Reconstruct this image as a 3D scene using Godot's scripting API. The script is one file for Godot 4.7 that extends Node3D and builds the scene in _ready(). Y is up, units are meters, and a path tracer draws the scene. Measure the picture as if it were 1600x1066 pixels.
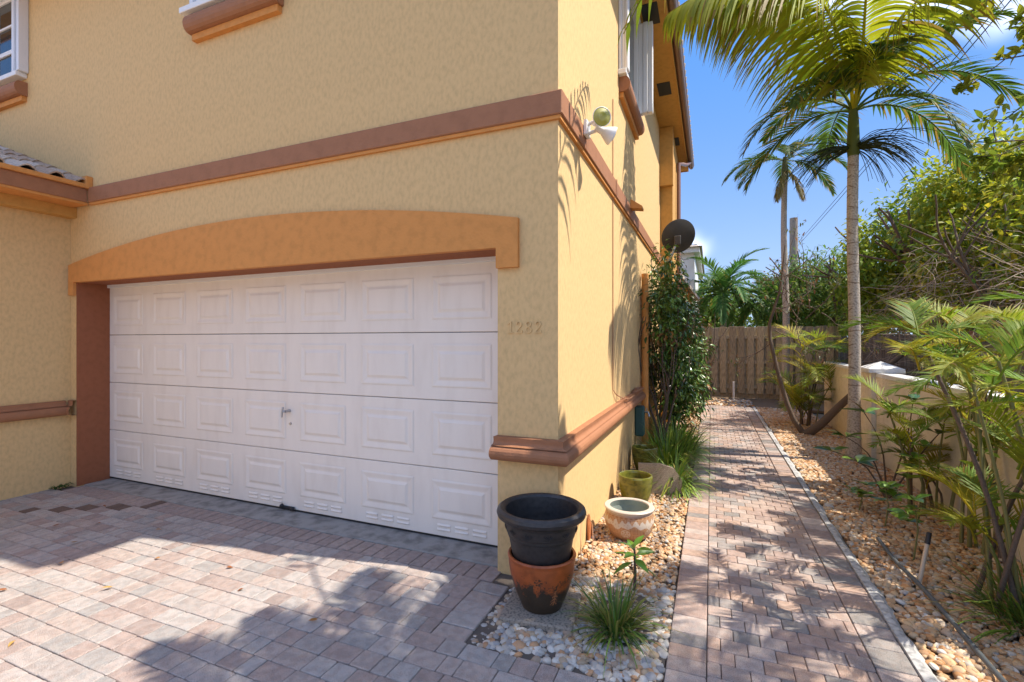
extends Node3D
# A stuccoed house corner with a garage door, a paver driveway and a paver side path between planted gravel beds.

const CAM := Vector3(0, 1.5, 0)
const YAW := 0.39316            # the camera looks 22.5 degrees to the left of the path
const FOCAL := 750.0 / 1066.0   # focal length over picture height

var rng := RandomNumberGenerator.new()
var used := {}
var M := {}

# ------------------------------------------------------------------ mesh collecting
class Geo:
	var v := PackedVector3Array()
	var n := PackedVector3Array()
	var c := PackedColorArray()
	var col := Color(1, 1, 1)
	func tri(a: Vector3, b: Vector3, d: Vector3, na: Vector3, nb: Vector3, nd: Vector3) -> void:
		var f := (b - a).cross(d - a)
		if f.dot(na + nb + nd) > 0.0:
			v.append(a); v.append(d); v.append(b)
			n.append(na); n.append(nd); n.append(nb)
		else:
			v.append(a); v.append(b); v.append(d)
			n.append(na); n.append(nb); n.append(nd)
		c.append(col); c.append(col); c.append(col)
	func flat(a: Vector3, b: Vector3, d: Vector3, away: Vector3) -> void:
		var f := (b - a).cross(d - a)
		if f.length_squared() < 1e-16:
			return
		f = f.normalized()
		if f.dot(away) < 0.0:
			f = -f
		tri(a, b, d, f, f, f)
	func quad(a: Vector3, b: Vector3, d: Vector3, e: Vector3, away: Vector3) -> void:
		flat(a, b, d, away)
		flat(a, d, e, away)
	func box(p: Vector3, q: Vector3) -> void:      # from corner p to corner q
		var x0 := minf(p.x, q.x); var x1 := maxf(p.x, q.x)
		var y0 := minf(p.y, q.y); var y1 := maxf(p.y, q.y)
		var z0 := minf(p.z, q.z); var z1 := maxf(p.z, q.z)
		quad(Vector3(x0, y0, z1), Vector3(x1, y0, z1), Vector3(x1, y1, z1), Vector3(x0, y1, z1), Vector3(0, 0, 1))
		quad(Vector3(x0, y0, z0), Vector3(x1, y0, z0), Vector3(x1, y1, z0), Vector3(x0, y1, z0), Vector3(0, 0, -1))
		quad(Vector3(x0, y0, z0), Vector3(x0, y0, z1), Vector3(x0, y1, z1), Vector3(x0, y1, z0), Vector3(-1, 0, 0))
		quad(Vector3(x1, y0, z0), Vector3(x1, y0, z1), Vector3(x1, y1, z1), Vector3(x1, y1, z0), Vector3(1, 0, 0))
		quad(Vector3(x0, y1, z0), Vector3(x1, y1, z0), Vector3(x1, y1, z1), Vector3(x0, y1, z1), Vector3(0, 1, 0))
		quad(Vector3(x0, y0, z0), Vector3(x1, y0, z0), Vector3(x1, y0, z1), Vector3(x0, y0, z1), Vector3(0, -1, 0))
	func cham(p: Vector3, q: Vector3, k: float) -> void:   # box with chamfered edges
		var m := (p + q) / 2.0
		var s := (q - p).abs() / 2.0
		var pts := {}
		for sx in [-1, 1]:
			for sy in [-1, 1]:
				for sz in [-1, 1]:
					pts[Vector3i(sx, sy, sz)] = [m + Vector3(sx * s.x, sy * (s.y - k), sz * (s.z - k)), m + Vector3(sx * (s.x - k), sy * s.y, sz * (s.z - k)), m + Vector3(sx * (s.x - k), sy * (s.y - k), sz * s.z)]
		for ax in 3:
			for sg in [-1, 1]:
				var r := []
				for w in [[-1, -1], [1, -1], [1, 1], [-1, 1]]:
					var key := Vector3i.ZERO
					key[ax] = sg; key[(ax + 1) % 3] = w[0]; key[(ax + 2) % 3] = w[1]
					r.append(pts[key][ax])
				var away := Vector3.ZERO
				away[ax] = sg
				quad(r[0], r[1], r[2], r[3], away)
		for ax in 3:                                       # edges along axis ax
			var b := (ax + 1) % 3
			var d := (ax + 2) % 3
			for sb in [-1, 1]:
				for sd in [-1, 1]:
					var k0 := Vector3i.ZERO; var k1 := Vector3i.ZERO
					k0[ax] = -1; k1[ax] = 1
					k0[b] = sb; k1[b] = sb; k0[d] = sd; k1[d] = sd
					var away := Vector3.ZERO
					away[b] = sb; away[d] = sd
					quad(pts[k0][b], pts[k1][b], pts[k1][d], pts[k0][d], away)
		for key in pts:
			flat(pts[key][0], pts[key][1], pts[key][2], Vector3(key))
	func tube(pts: Array, radii: Array, sides := 8, caps := true) -> void:
		var rings := []
		var norms := []
		var up := Vector3.UP
		var u := Vector3.ZERO
		for i in pts.size():
			var t: Vector3 = (pts[mini(i + 1, pts.size() - 1)] - pts[maxi(i - 1, 0)]).normalized()
			if i == 0:
				u = t.cross(Vector3.RIGHT if absf(t.dot(up)) > 0.95 else up).normalized()
			else:
				u = (u - t * u.dot(t)).normalized()
			var w := t.cross(u)
			var ring := []; var nn := []
			for k in sides:
				var a := TAU * k / sides
				var d := u * cos(a) + w * sin(a)
				ring.append(pts[i] + d * radii[i]); nn.append(d)
			rings.append(ring); norms.append(nn)
		for i in pts.size() - 1:
			for k in sides:
				var j := (k + 1) % sides
				tri(rings[i][k], rings[i][j], rings[i + 1][j], norms[i][k], norms[i][j], norms[i + 1][j])
				tri(rings[i][k], rings[i + 1][j], rings[i + 1][k], norms[i][k], norms[i + 1][j], norms[i + 1][k])
		if caps:
			for e in [0, pts.size() - 1]:
				var away: Vector3 = (pts[0] - pts[1]) if e == 0 else (pts[e] - pts[e - 1])
				for k in sides:
					flat(pts[e], rings[e][k], rings[e][(k + 1) % sides], away)
	func lathe(at: Vector3, prof: Array, sides := 40, wob := [], paint := []) -> void:   # prof: [radius, height] pairs, outside first then inside
		var P := []
		for i in prof.size():
			var ring := []
			for k in sides:
				var a := TAU * k / sides
				var r: float = prof[i][0]
				if wob.size() > 0:
					r += wob[i][k]
				ring.append(at + Vector3(cos(a) * r, prof[i][1], sin(a) * r))
			P.append(ring)
		for i in prof.size() - 1:
			var dr: float = prof[i + 1][0] - prof[i][0]
			var dh: float = prof[i + 1][1] - prof[i][1]
			for k in sides:
				var j := (k + 1) % sides
				var a0 := TAU * k / sides; var a1 := TAU * j / sides
				var n0 := Vector3(cos(a0) * dh, -dr, sin(a0) * dh).normalized()
				var n1 := Vector3(cos(a1) * dh, -dr, sin(a1) * dh).normalized()
				if paint.size() > 0:
					col = paint[i][k]
				if wob.size() > 0:
					var f: Vector3 = -(P[i][j] - P[i][k]).cross(P[i + 1][k] - P[i][k]).normalized()
					if f.dot(n0) < 0: f = -f
					n0 = f; n1 = f
				if prof[i][0] > 0.0001:
					tri(P[i][k], P[i][j], P[i + 1][j], n0, n1, n1)
				if prof[i + 1][0] > 0.0001:
					tri(P[i][k], P[i + 1][j], P[i + 1][k], n0, n1, n0)
	func sweep(path: Array, prof: Array, side: Vector3, up: Vector3, close := true) -> void:   # prof (out, up) along straight path with given end offsets
		for s in path.size() - 1:
			for i in prof.size() - (0 if close else 1):
				var p: Vector2 = prof[i]; var q: Vector2 = prof[(i + 1) % prof.size()]
				var a: Vector3 = path[s] + side * p.x + up * p.y
				var b: Vector3 = path[s] + side * q.x + up * q.y
				var d: Vector3 = path[s + 1] + side * q.x + up * q.y
				var e: Vector3 = path[s + 1] + side * p.x + up * p.y
				var nn := side * (q.y - p.y) - up * (q.x - p.x)
				quad(a, b, d, e, nn)
	func mesh() -> ArrayMesh:
		var m := ArrayMesh.new()
		if v.is_empty():
			return m
		var arr := []
		arr.resize(Mesh.ARRAY_MAX)
		arr[Mesh.ARRAY_VERTEX] = v
		arr[Mesh.ARRAY_NORMAL] = n
		arr[Mesh.ARRAY_COLOR] = c
		m.add_surface_from_arrays(Mesh.PRIMITIVE_TRIANGLES, arr)
		return m

# ------------------------------------------------------------------ naming
func numbered(called: String) -> String:
	used[called] = used.get(called, -1) + 1
	return called if used[called] == 0 else "%s_%03d" % [called, used[called]]

func tag(o: Node, label: String, category: String, group := "") -> Node:
	o.set_meta("label", label)
	o.set_meta("category", category)
	if group:
		o.set_meta("group", group)
	return o

func thing(called: String, label: String, category: String, at := Vector3.ZERO, group := "") -> Node3D:
	var o := Node3D.new()
	o.name = numbered(called)
	add_child(o)
	o.position = at
	tag(o, label, category, group)
	return o

func put(called: String, g: Geo, m: Material, parent: Node = null) -> MeshInstance3D:
	return put_mesh(called, g.mesh(), m, parent)

func put_mesh(called: String, me: Mesh, m: Material, parent: Node = null) -> MeshInstance3D:
	var o := MeshInstance3D.new()
	o.mesh = me
	o.material_override = m
	if parent == null:
		o.name = numbered(called)
		add_child(o)
	else:
		o.name = called
		parent.add_child(o, true)
	return o

func structure(called: String, g: Geo, m: Material) -> MeshInstance3D:
	var o := put(called, g, m)
	o.set_meta("kind", "structure")
	return o

func scatter(called: String, me: Mesh, xf: Array, cols: Array, m: Material, parent: Node = null) -> MultiMeshInstance3D:
	var mm := MultiMesh.new()
	mm.transform_format = MultiMesh.TRANSFORM_3D
	mm.use_colors = true
	mm.mesh = me
	mm.instance_count = xf.size()
	for i in xf.size():
		mm.set_instance_transform(i, xf[i])
		mm.set_instance_color(i, cols[i])
	var o := MultiMeshInstance3D.new()
	o.multimesh = mm
	o.material_override = m
	o.set_meta("kind", "stuff")
	if parent == null:
		o.name = numbered(called)
		add_child(o)
	else:
		o.name = called
		parent.add_child(o, true)
	return o

# ------------------------------------------------------------------ materials
func noise_tex(size: int, freq: float, octaves: int, seed_: int, ramp: Array, normal := false, strength := 4.0, kind := FastNoiseLite.TYPE_SIMPLEX_SMOOTH) -> NoiseTexture2D:
	var f := FastNoiseLite.new()
	f.noise_type = kind
	f.frequency = freq
	f.fractal_octaves = octaves
	f.seed = seed_
	var t := NoiseTexture2D.new()
	t.width = size
	t.height = size
	t.seamless = true
	t.noise = f
	t.as_normal_map = normal
	t.bump_strength = strength
	if ramp.size() > 0:
		var g := Gradient.new()
		var offs := PackedFloat32Array()
		var cols := PackedColorArray()
		for r in ramp:
			offs.append(r[0])
			cols.append(r[1] if r[1] is Color else Color(r[1], r[1], r[1]))
		g.offsets = offs
		g.colors = cols
		t.color_ramp = g
	return t

func lin(r: float, g: float, b: float) -> Color:
	return Color(r, g, b).linear_to_srgb()

func mat(color: Color, rough := 0.8, tex: Texture2D = null, nrm: Texture2D = null, scale := Vector3.ONE, nscale := 1.0) -> StandardMaterial3D:
	var m := StandardMaterial3D.new()
	m.albedo_color = color
	m.roughness = rough
	if tex:
		m.albedo_texture = tex
	if nrm:
		m.normal_enabled = true
		m.normal_texture = nrm
		m.normal_scale = nscale
	if tex or nrm:
		m.uv1_triplanar = true
		m.uv1_world_triplanar = true
		m.uv1_scale = scale
	return m

func leaf_mat(color := Color.WHITE, back := 0.45, rough := 0.5) -> StandardMaterial3D:
	var m := StandardMaterial3D.new()
	m.albedo_color = color
	m.vertex_color_use_as_albedo = true
	m.roughness = rough
	m.cull_mode = BaseMaterial3D.CULL_DISABLED
	m.backlight_enabled = true
	m.backlight = Color(back, back, back)
	return m

func make_materials() -> void:
	var grain := noise_tex(512, 0.09, 4, 3, [[0.0, 0.72], [0.35, 0.92], [1.0, 1.0]])
	var speck := noise_tex(512, 0.35, 2, 8, [[0.0, 0.55], [0.3, 0.86], [0.55, 1.0], [1.0, 1.0]])
	var stucco_c := noise_tex(1024, 0.02, 6, 21, [[0.0, Color(0.90, 0.895, 0.885)], [0.5, Color(0.965, 0.962, 0.958)], [1.0, Color(1, 1, 1)]])
	var stucco_n := noise_tex(1024, 0.22, 3, 11, [[0.0, 0.0], [0.25, 0.25], [0.5, 0.65], [1.0, 1.0]], true, 5.0)
	var fine_n := noise_tex(512, 0.08, 3, 15, [], true, 3.0)
	var soft_c := noise_tex(512, 0.02, 4, 22, [[0.0, Color(0.92, 0.92, 0.91)], [0.5, Color(0.98, 0.98, 0.98)], [1.0, Color(1, 1, 1)]])
	var paver_fine := noise_tex(512, 0.2, 3, 52, [], true, 3.0)
	M.grain = grain
	M.speck = speck
	M.stucco = mat(lin(0.80, 0.54, 0.245), 0.92, stucco_c, stucco_n, Vector3(1.3, 0.75, 1.3), 0.42)
	M.stucco_ochre = mat(lin(0.70, 0.295, 0.075), 0.88, soft_c, fine_n, Vector3(0.9, 0.9, 0.9), 0.35)
	M.stucco_deep = mat(lin(0.62, 0.33, 0.085), 0.9, soft_c, fine_n, Vector3(1, 1, 1), 0.4)
	M.brown = mat(lin(0.37, 0.158, 0.072), 0.75, soft_c, fine_n, Vector3(0.8, 0.8, 0.8), 0.25)
	M.brown_rough = mat(lin(0.36, 0.12, 0.05), 0.9, soft_c, stucco_n, Vector3(1.4, 1.4, 1.4), 0.5)
	M.white = mat(lin(0.80, 0.79, 0.77), 0.45)
	M.door = mat(lin(0.87, 0.785, 0.68), 0.5, noise_tex(512, 0.01, 4, 31, [[0.0, Color(0.965, 0.96, 0.955)], [0.5, Color(0.99, 0.99, 0.99)], [1.0, Color.WHITE]]), noise_tex(512, 0.12, 2, 17, [], true, 1.2), Vector3(1.2, 0.3, 1.2), 0.08)
	M.aluminium = mat(lin(0.72, 0.74, 0.77), 0.4)
	M.glass = mat(lin(0.02, 0.03, 0.035), 0.06)
	M.glass.metallic_specular = 0.8
	M.dark = mat(lin(0.02, 0.02, 0.022), 0.6)
	M.steel = mat(lin(0.45, 0.45, 0.46), 0.35)
	M.steel.metallic = 0.8
	M.concrete = mat(lin(0.33, 0.31, 0.28), 0.94, noise_tex(1024, 0.012, 6, 41, [[0.0, 0.68], [0.4, 0.88], [0.6, 0.97], [1.0, 1.0]]), paver_fine, Vector3(0.5, 0.5, 0.5), 0.25)
	M.old_concrete = mat(lin(0.36, 0.30, 0.235), 0.95, noise_tex(512, 0.05, 4, 45, [[0.0, 0.5], [0.5, 0.95], [1.0, 1.0]]), paver_fine, Vector3(2, 2, 2), 0.6)
	M.aggregate = mat(lin(0.56, 0.45, 0.33), 0.95, noise_tex(512, 0.09, 2, 43, [[0.0, 0.35], [0.42, 0.6], [0.5, 1.0], [1.0, 1.0]]), noise_tex(512, 0.09, 2, 43, [], true, 8.0), Vector3(3, 3, 3), 0.9)
	M.kerb = mat(lin(0.52, 0.51, 0.49), 0.9, noise_tex(512, 0.025, 4, 44, [[0.0, 0.6], [0.5, 0.95], [1.0, 1.0]]), fine_n, Vector3(1.5, 1.5, 1.5), 0.5)
	M.sand = mat(lin(0.22, 0.15, 0.09), 0.95, speck, null, Vector3(3, 3, 3))
	M.joint = mat(lin(0.13, 0.105, 0.085), 0.97, speck, null, Vector3(4, 4, 4))
	M.street = mat(lin(0.25, 0.21, 0.15), 0.95, grain, null, Vector3(0.3, 0.3, 0.3))
	M.asphalt = mat(lin(0.30, 0.29, 0.27), 0.9, speck, null, Vector3(1, 1, 1))
	var paver_n := noise_tex(512, 0.33, 2, 51, [], true, 6.0)
	var paver_c := paver_texture()
	M.paver_n = paver_n
	var cols := [[0.563, 0.471, 0.405], [0.575, 0.507, 0.450], [0.521, 0.416, 0.356], [0.560, 0.515, 0.465], [0.509, 0.453, 0.402], [0.573, 0.526, 0.474], [0.463, 0.374, 0.323], [0.470, 0.440, 0.400], [0.200, 0.140, 0.105]]
	M.drive_pavers = []
	for c in cols:
		M.drive_pavers.append(mat(lin(c[0], c[1], c[2]), 0.95, paver_c, paver_n, Vector3(1.25, 1.25, 1.25), 0.7))
	var pc := [[0.550, 0.412, 0.341], [0.594, 0.469, 0.387], [0.473, 0.361, 0.307], [0.627, 0.526, 0.457], [0.440, 0.400, 0.364], [0.370, 0.345, 0.315], [0.594, 0.430, 0.330], [0.517, 0.423, 0.364]]
	M.path_pavers = []
	for c in pc:
		M.path_pavers.append(mat(lin(c[0], c[1], c[2]), 0.95, paver_c, paver_n, Vector3(1.25, 1.25, 1.25), 0.7))
	M.vertex_paver = mat(Color.WHITE, 0.95, paver_c, paver_n, Vector3(1.25, 1.25, 1.25), 0.7)
	M.vertex_paver.vertex_color_use_as_albedo = true
	M.drive_cols = cols
	M.path_cols = pc
	M.pebble = mat(Color.WHITE, 0.75, grain, null, Vector3(6, 6, 6))
	M.pebble.vertex_color_use_as_albedo = true
	M.bark = mat(lin(0.40, 0.33, 0.27), 0.95, noise_tex(512, 0.03, 4, 61, [[0.0, 0.5], [0.5, 0.9], [1.0, 1.0]]), noise_tex(512, 0.06, 3, 62, [], true, 6.0), Vector3(2, 2, 2), 0.8)
	M.bark_dark = mat(lin(0.15, 0.105, 0.075), 0.95, grain, noise_tex(512, 0.06, 3, 63, [], true, 6.0), Vector3(3, 1.5, 3), 0.8)
	M.twig = mat(lin(0.40, 0.31, 0.235), 0.95)
	M.palm_trunk = mat(lin(0.56, 0.475, 0.38), 0.9, noise_tex(512, 0.03, 4, 64, [[0.0, 0.55], [0.5, 0.9], [1.0, 1.0]]), fine_n, Vector3(2.5, 2.5, 2.5), 0.8)
	M.ring = mat(lin(0.21, 0.15, 0.105), 0.95)
	M.cane = mat(lin(0.20, 0.19, 0.06), 0.6, grain, null, Vector3(4, 4, 4))
	M.frond = leaf_mat(Color.WHITE, 0.95, 0.6)
	M.leaf = leaf_mat(Color.WHITE, 0.95, 0.5)
	M.waxy = leaf_mat(Color.WHITE, 0.3, 0.3)
	M.grass = leaf_mat(Color.WHITE, 0.45, 0.5)
	M.fence_wood = []
	for c in [[0.60, 0.47, 0.29], [0.54, 0.44, 0.30], [0.65, 0.51, 0.31], [0.48, 0.37, 0.23]]:
		M.fence_wood.append(mat(lin(c[0], c[1], c[2]), 0.95, noise_tex(512, 0.02, 4, 71, [[0.0, 0.5], [0.5, 0.9], [1.0, 1.0]]), fine_n, Vector3(6, 0.5, 6), 0.5))
	M.grey_wood = []
	for c in [[0.17, 0.15, 0.135], [0.20, 0.18, 0.16], [0.145, 0.125, 0.11], [0.26, 0.15, 0.08]]:
		M.grey_wood.append(mat(lin(c[0], c[1], c[2]), 0.95, noise_tex(512, 0.02, 4, 72, [[0.0, 0.5], [0.5, 0.9], [1.0, 1.0]]), fine_n, Vector3(6, 0.5, 6), 0.5))
	M.cream = mat(lin(0.76, 0.68, 0.54), 0.92, soft_c, fine_n, Vector3(0.7, 0.7, 0.7), 0.5)
	M.cap_white = mat(lin(0.74, 0.73, 0.70), 0.9, soft_c, fine_n, Vector3(1, 1, 1), 0.5)
	M.tile = []
	for c in [[0.64, 0.49, 0.36], [0.70, 0.57, 0.45], [0.56, 0.40, 0.28]]:
		M.tile.append(mat(lin(c[0], c[1], c[2]), 0.9, noise_tex(512, 0.03, 4, 73, [[0.0, 0.5], [0.5, 0.92], [1.0, 1.0]]), fine_n, Vector3(2, 2, 2), 0.5))
	M.gutter = mat(lin(0.23, 0.125, 0.09), 0.4)
	M.terracotta = mat(lin(0.50, 0.165, 0.055), 0.5, noise_tex(512, 0.012, 4, 81, [[0.0, 0.75], [0.5, 0.97], [1.0, 1.0]]), fine_n, Vector3(2, 2, 2), 0.2)
	M.terra_dark = mat(lin(0.06, 0.042, 0.026), 0.7, grain, fine_n, Vector3(4, 4, 4), 0.5)
	M.black_pot = mat(lin(0.050, 0.042, 0.038), 0.45, noise_tex(512, 0.02, 4, 82, [[0.0, 0.6], [0.5, 0.9], [1.0, 1.0]]), null, Vector3(3, 3, 3))
	M.black_ink = mat(lin(0.022, 0.020, 0.020), 0.6)
	M.green_glaze = mat(lin(0.20, 0.19, 0.03), 0.18, noise_tex(512, 0.012, 4, 83, [[0.0, Color(0.45, 0.5, 0.6)], [0.5, Color(0.9, 0.92, 0.9)], [1.0, Color.WHITE]]), null, Vector3(2.5, 2.5, 2.5))
	M.soil = mat(lin(0.09, 0.045, 0.02), 0.98, speck, null, Vector3(6, 6, 6))
	M.cream_glaze = mat(lin(0.70, 0.64, 0.56), 0.35, noise_tex(512, 0.03, 3, 84, [[0.0, 0.7], [0.5, 0.95], [1.0, 1.0]]), null, Vector3(3, 3, 3))
	M.clay_print = mat(lin(0.50, 0.27, 0.13), 0.5, grain, fine_n, Vector3(5, 5, 5), 0.5)
	M.celadon = mat(lin(0.34, 0.38, 0.33), 0.3, grain, null, Vector3(5, 5, 5))
	M.hose = mat(lin(0.12, 0.135, 0.14), 0.55, grain, null, Vector3(8, 8, 8))
	M.pvc = mat(lin(0.62, 0.50, 0.36), 0.5, grain, null, Vector3(5, 5, 5))
	M.copper = mat(lin(0.42, 0.20, 0.10), 0.5)
	M.teal = mat(lin(0.03, 0.09, 0.085), 0.5)
	M.dish = mat(lin(0.055, 0.048, 0.042), 0.45)
	M.lens = mat(lin(0.36, 0.33, 0.03), 0.12)
	M.lens.clearcoat_enabled = true
	M.dry_leaf = []
	for c in [[0.38, 0.17, 0.04], [0.42, 0.24, 0.06], [0.25, 0.09, 0.03]]:
		M.dry_leaf.append(mat(lin(c[0], c[1], c[2]), 0.8))
	M.cable = mat(lin(0.45, 0.22, 0.12), 0.7)
	M.wire = mat(lin(0.015, 0.015, 0.016), 0.6)

# concrete with sandy grain, darker chips and drifts of pinker and greyer pigment
func paver_texture() -> ImageTexture:
	var f := FastNoiseLite.new()
	f.noise_type = FastNoiseLite.TYPE_SIMPLEX_SMOOTH
	f.fractal_octaves = 2
	f.seed = 301
	f.frequency = 0.34
	var a := f.get_seamless_image(512, 512)
	f.seed = 302
	f.frequency = 0.022
	f.fractal_octaves = 4
	var b := f.get_seamless_image(512, 512)
	f.seed = 303
	f.frequency = 0.035
	var c := f.get_seamless_image(512, 512)
	var im := Image.create(512, 512, false, Image.FORMAT_RGB8)
	for y in 512:
		for x in 512:
			var g := a.get_pixel(x, y).r
			var v := 0.84 + 0.16 * smoothstep(0.25, 0.70, g) - (0.22 if g < 0.22 else 0.0)
			v *= 0.93 + 0.07 * smoothstep(0.3, 0.65, b.get_pixel(x, y).r)
			var t := (c.get_pixel(x, y).r - 0.5) * 0.16
			im.set_pixel(x, y, Color(clampf(v * (1.0 + 0.3 * t), 0, 1), clampf(v * (0.985 - 0.12 * t), 0, 1), clampf(v * (0.985 - 0.35 * t), 0, 1)))
	return ImageTexture.create_from_image(im)

# ------------------------------------------------------------------ the view, to pick which pavers show largest
func on_picture(p: Vector3) -> Vector3:
	var d := p - CAM
	var rx := d.x * cos(YAW) - d.z * sin(YAW)
	var fw := -d.x * sin(YAW) - d.z * cos(YAW)
	if fw < 0.1:
		return Vector3(-9, -9, fw)
	return Vector3(0.5 + FOCAL * rx / fw / (1600.0 / 1066.0), 0.5 - FOCAL * d.y / fw, fw)

# scattered clouds, most of them added out of view to brighten and warm shade
func added_cloud_cover() -> ImageTexture:
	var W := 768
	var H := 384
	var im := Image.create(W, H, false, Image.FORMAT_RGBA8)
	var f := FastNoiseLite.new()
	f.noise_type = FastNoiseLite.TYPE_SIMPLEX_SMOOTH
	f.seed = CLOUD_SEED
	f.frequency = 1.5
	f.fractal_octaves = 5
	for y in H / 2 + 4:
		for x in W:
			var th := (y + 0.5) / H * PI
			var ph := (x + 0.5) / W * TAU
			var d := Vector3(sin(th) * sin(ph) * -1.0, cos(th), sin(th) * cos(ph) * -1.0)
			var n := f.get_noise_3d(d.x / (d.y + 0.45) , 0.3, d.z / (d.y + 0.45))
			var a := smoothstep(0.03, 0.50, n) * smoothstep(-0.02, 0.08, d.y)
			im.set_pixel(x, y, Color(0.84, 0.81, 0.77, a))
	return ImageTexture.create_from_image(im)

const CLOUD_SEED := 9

func _ready() -> void:
	rng.seed = 1282
	# camera
	var cam := Camera3D.new()
	cam.name = "camera"
	add_child(cam)
	cam.position = CAM
	cam.rotation = Vector3(0, YAW, 0)
	cam.fov = rad_to_deg(2.0 * atan(0.5 / FOCAL))
	cam.near = 0.05
	cam.far = 2000.0
	cam.current = true
	# sky
	var sky_mat := ProceduralSkyMaterial.new()
	sky_mat.sky_top_color = lin(0.045, 0.150, 0.40)
	sky_mat.sky_horizon_color = lin(0.29, 0.37, 0.47)
	sky_mat.sky_curve = 0.16
	sky_mat.ground_bottom_color = lin(0.22, 0.20, 0.17)
	sky_mat.ground_horizon_color = lin(0.45, 0.45, 0.42)
	sky_mat.sky_energy_multiplier = 1.0
	sky_mat.sun_angle_max = 1.0
	sky_mat.sky_cover = added_cloud_cover()
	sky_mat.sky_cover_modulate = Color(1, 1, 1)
	var sky := Sky.new()
	sky.sky_material = sky_mat
	var env := Environment.new()
	env.background_mode = Environment.BG_SKY
	env.sky = sky
	env.tonemap_mode = Environment.TONE_MAPPER_LINEAR
	env.tonemap_exposure = 2.5
	env.sdfgi_enabled = true
	env.ssao_enabled = true
	env.ssil_enabled = true
	var we := WorldEnvironment.new()
	we.name = "world_environment"
	we.environment = env
	add_child(we)
	# sun: from the right, a little behind the garage front
	var sun := DirectionalLight3D.new()
	sun.name = "sun"
	add_child(sun)
	sun.look_at_from_position(Vector3.ZERO, Vector3(-1.0, -1.5, 0.18), Vector3.UP)
	sun.light_energy = 0.97
	sun.light_color = Color(1.0, 0.965, 0.91)
	sun.light_angular_distance = 0.5
	sun.shadow_enabled = true

	make_materials()
	build_ground()
	build_house()
	build_fences()
	build_garden_wall()
	build_rear_house()
	build_gravel()
	build_palms()
	build_trees()
	build_shrubs()
	build_pots()
	build_fittings()
	build_litter()

# ------------------------------------------------------------------ ground
const WX := -0.876       # side wall plane
const WZ := -2.859       # front wall plane
const LX := -6.169       # wall of the left wing

func build_ground() -> void:
	var g := Geo.new()
	g.quad(Vector3(-400, -0.09, -400), Vector3(400, -0.09, -400), Vector3(400, -0.09, 400), Vector3(-400, -0.09, 400), Vector3.UP)
	structure("ground", g, M.street)
	g = Geo.new()
	g.box(Vector3(-12, -0.075, 6.5), Vector3(12, -0.02, 13.5))
	structure("road", g, M.asphalt)
	# bedding under the pavers
	g = Geo.new()
	g.box(Vector3(-6.16, -0.08, -2.93), Vector3(-0.2, -0.012, 5.2))
	var drive := structure("driveway", g, M.joint)
	g = Geo.new()
	g.box(Vector3(-0.196, -0.08, -12.2), Vector3(0.862, -0.012, 5.2))
	var path := structure("path", g, M.joint)
	# concrete apron under the garage door, a real slab a little higher than the pavers
	g = Geo.new()
	g.cham(Vector3(-6.03, -0.05, -3.4), Vector3(-1.29, 0.008, -2.905), 0.006)
	structure("door_apron", g, M.concrete)
	# rough concrete kerb at the right of the path
	g = Geo.new()
	var f := FastNoiseLite.new()
	f.seed = 5
	f.frequency = 2.2
	var prev := []
	for i in 181:
		var z := 1.5 - i * 0.076
		var w := 0.072 + 0.028 * f.get_noise_1d(z) + 0.012 * f.get_noise_1d(z * 5.0 + 40.0)
		var hh := 0.008 + 0.008 * f.get_noise_1d(z * 3.0 + 90.0)
		var row := [Vector3(0.864, -0.04, z), Vector3(0.866, hh, z), Vector3(0.866 + w * 0.55, hh + 0.004, z), Vector3(0.866 + w, hh - 0.022, z), Vector3(0.875 + w, -0.05, z)]
		if i > 0:
			for k in 4:
				g.quad(prev[k], prev[k + 1], row[k + 1], row[k], Vector3(-0.3 if k == 0 else 0.15 * k, 1, 0))
		prev = row
	structure("kerb", g, M.kerb)
	# pavers of the driveway: rows along the front, stones of three widths
	var D := 0.1185
	var list := []
	var z := -2.905
	# soldier row against the apron
	var x := -6.02
	while x < -1.30:
		list.append([x + 0.0505, z + 0.095, 0.101, 0.19, 6 if rng.randf() < 0.7 else 2])
		x += 0.1035
	var z0 := z + 0.193
	var r := 0
	while z0 < 5.1:
		x = -6.15 - rng.randf() * 0.15
		var right := -0.205
		if z0 < -2.14:
			right = -1.335
		while x < right - 0.02:
			var w: float = [0.0885, 0.1185, 0.1185, 0.178, 0.178][rng.randi() % 5]
			if x + w > right - 0.05:
				w = right - x
			list.append([x + w / 2, z0 + D / 2, w, D, -1])
			x += w
		z0 += D
		r += 1
	# border column left of the gravel bed
	z = -2.70
	while z < -2.16:
		list.append([-1.235, z + 0.0585, 0.195, 0.117, -1])
		z += 0.1185
	# border stones in front of the gravel bed
	lay(drive, list, M.drive_pavers, M.drive_cols, 0)
	# pavers of the path
	list = []
	var D2 := 0.1045
	z = -12.15
	r = 0
	while z < 1.2:
		var off := 0.0 if r % 2 == 0 else -0.061
		var xx := -0.018 + off
		while xx < 0.69:
			var a := maxf(xx, -0.018)
			var b := minf(xx + 0.122, 0.695)
			if b - a > 0.02:
				list.append([(a + b) / 2, z + D2 / 2, b - a, D2, -1])
			xx += 0.122
		z += D2
		r += 1
	for side in 2:
		z = -12.15
		while z < 1.2:
			var d := D2 if rng.randf() < 0.72 else D2 * 1.6
			list.append([-0.106 if side == 0 else 0.779, z + d / 2, 0.174 if side == 0 else 0.164, d, -1])
			z += d
	lay(path, list, M.path_pavers, M.path_cols, 1)

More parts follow.
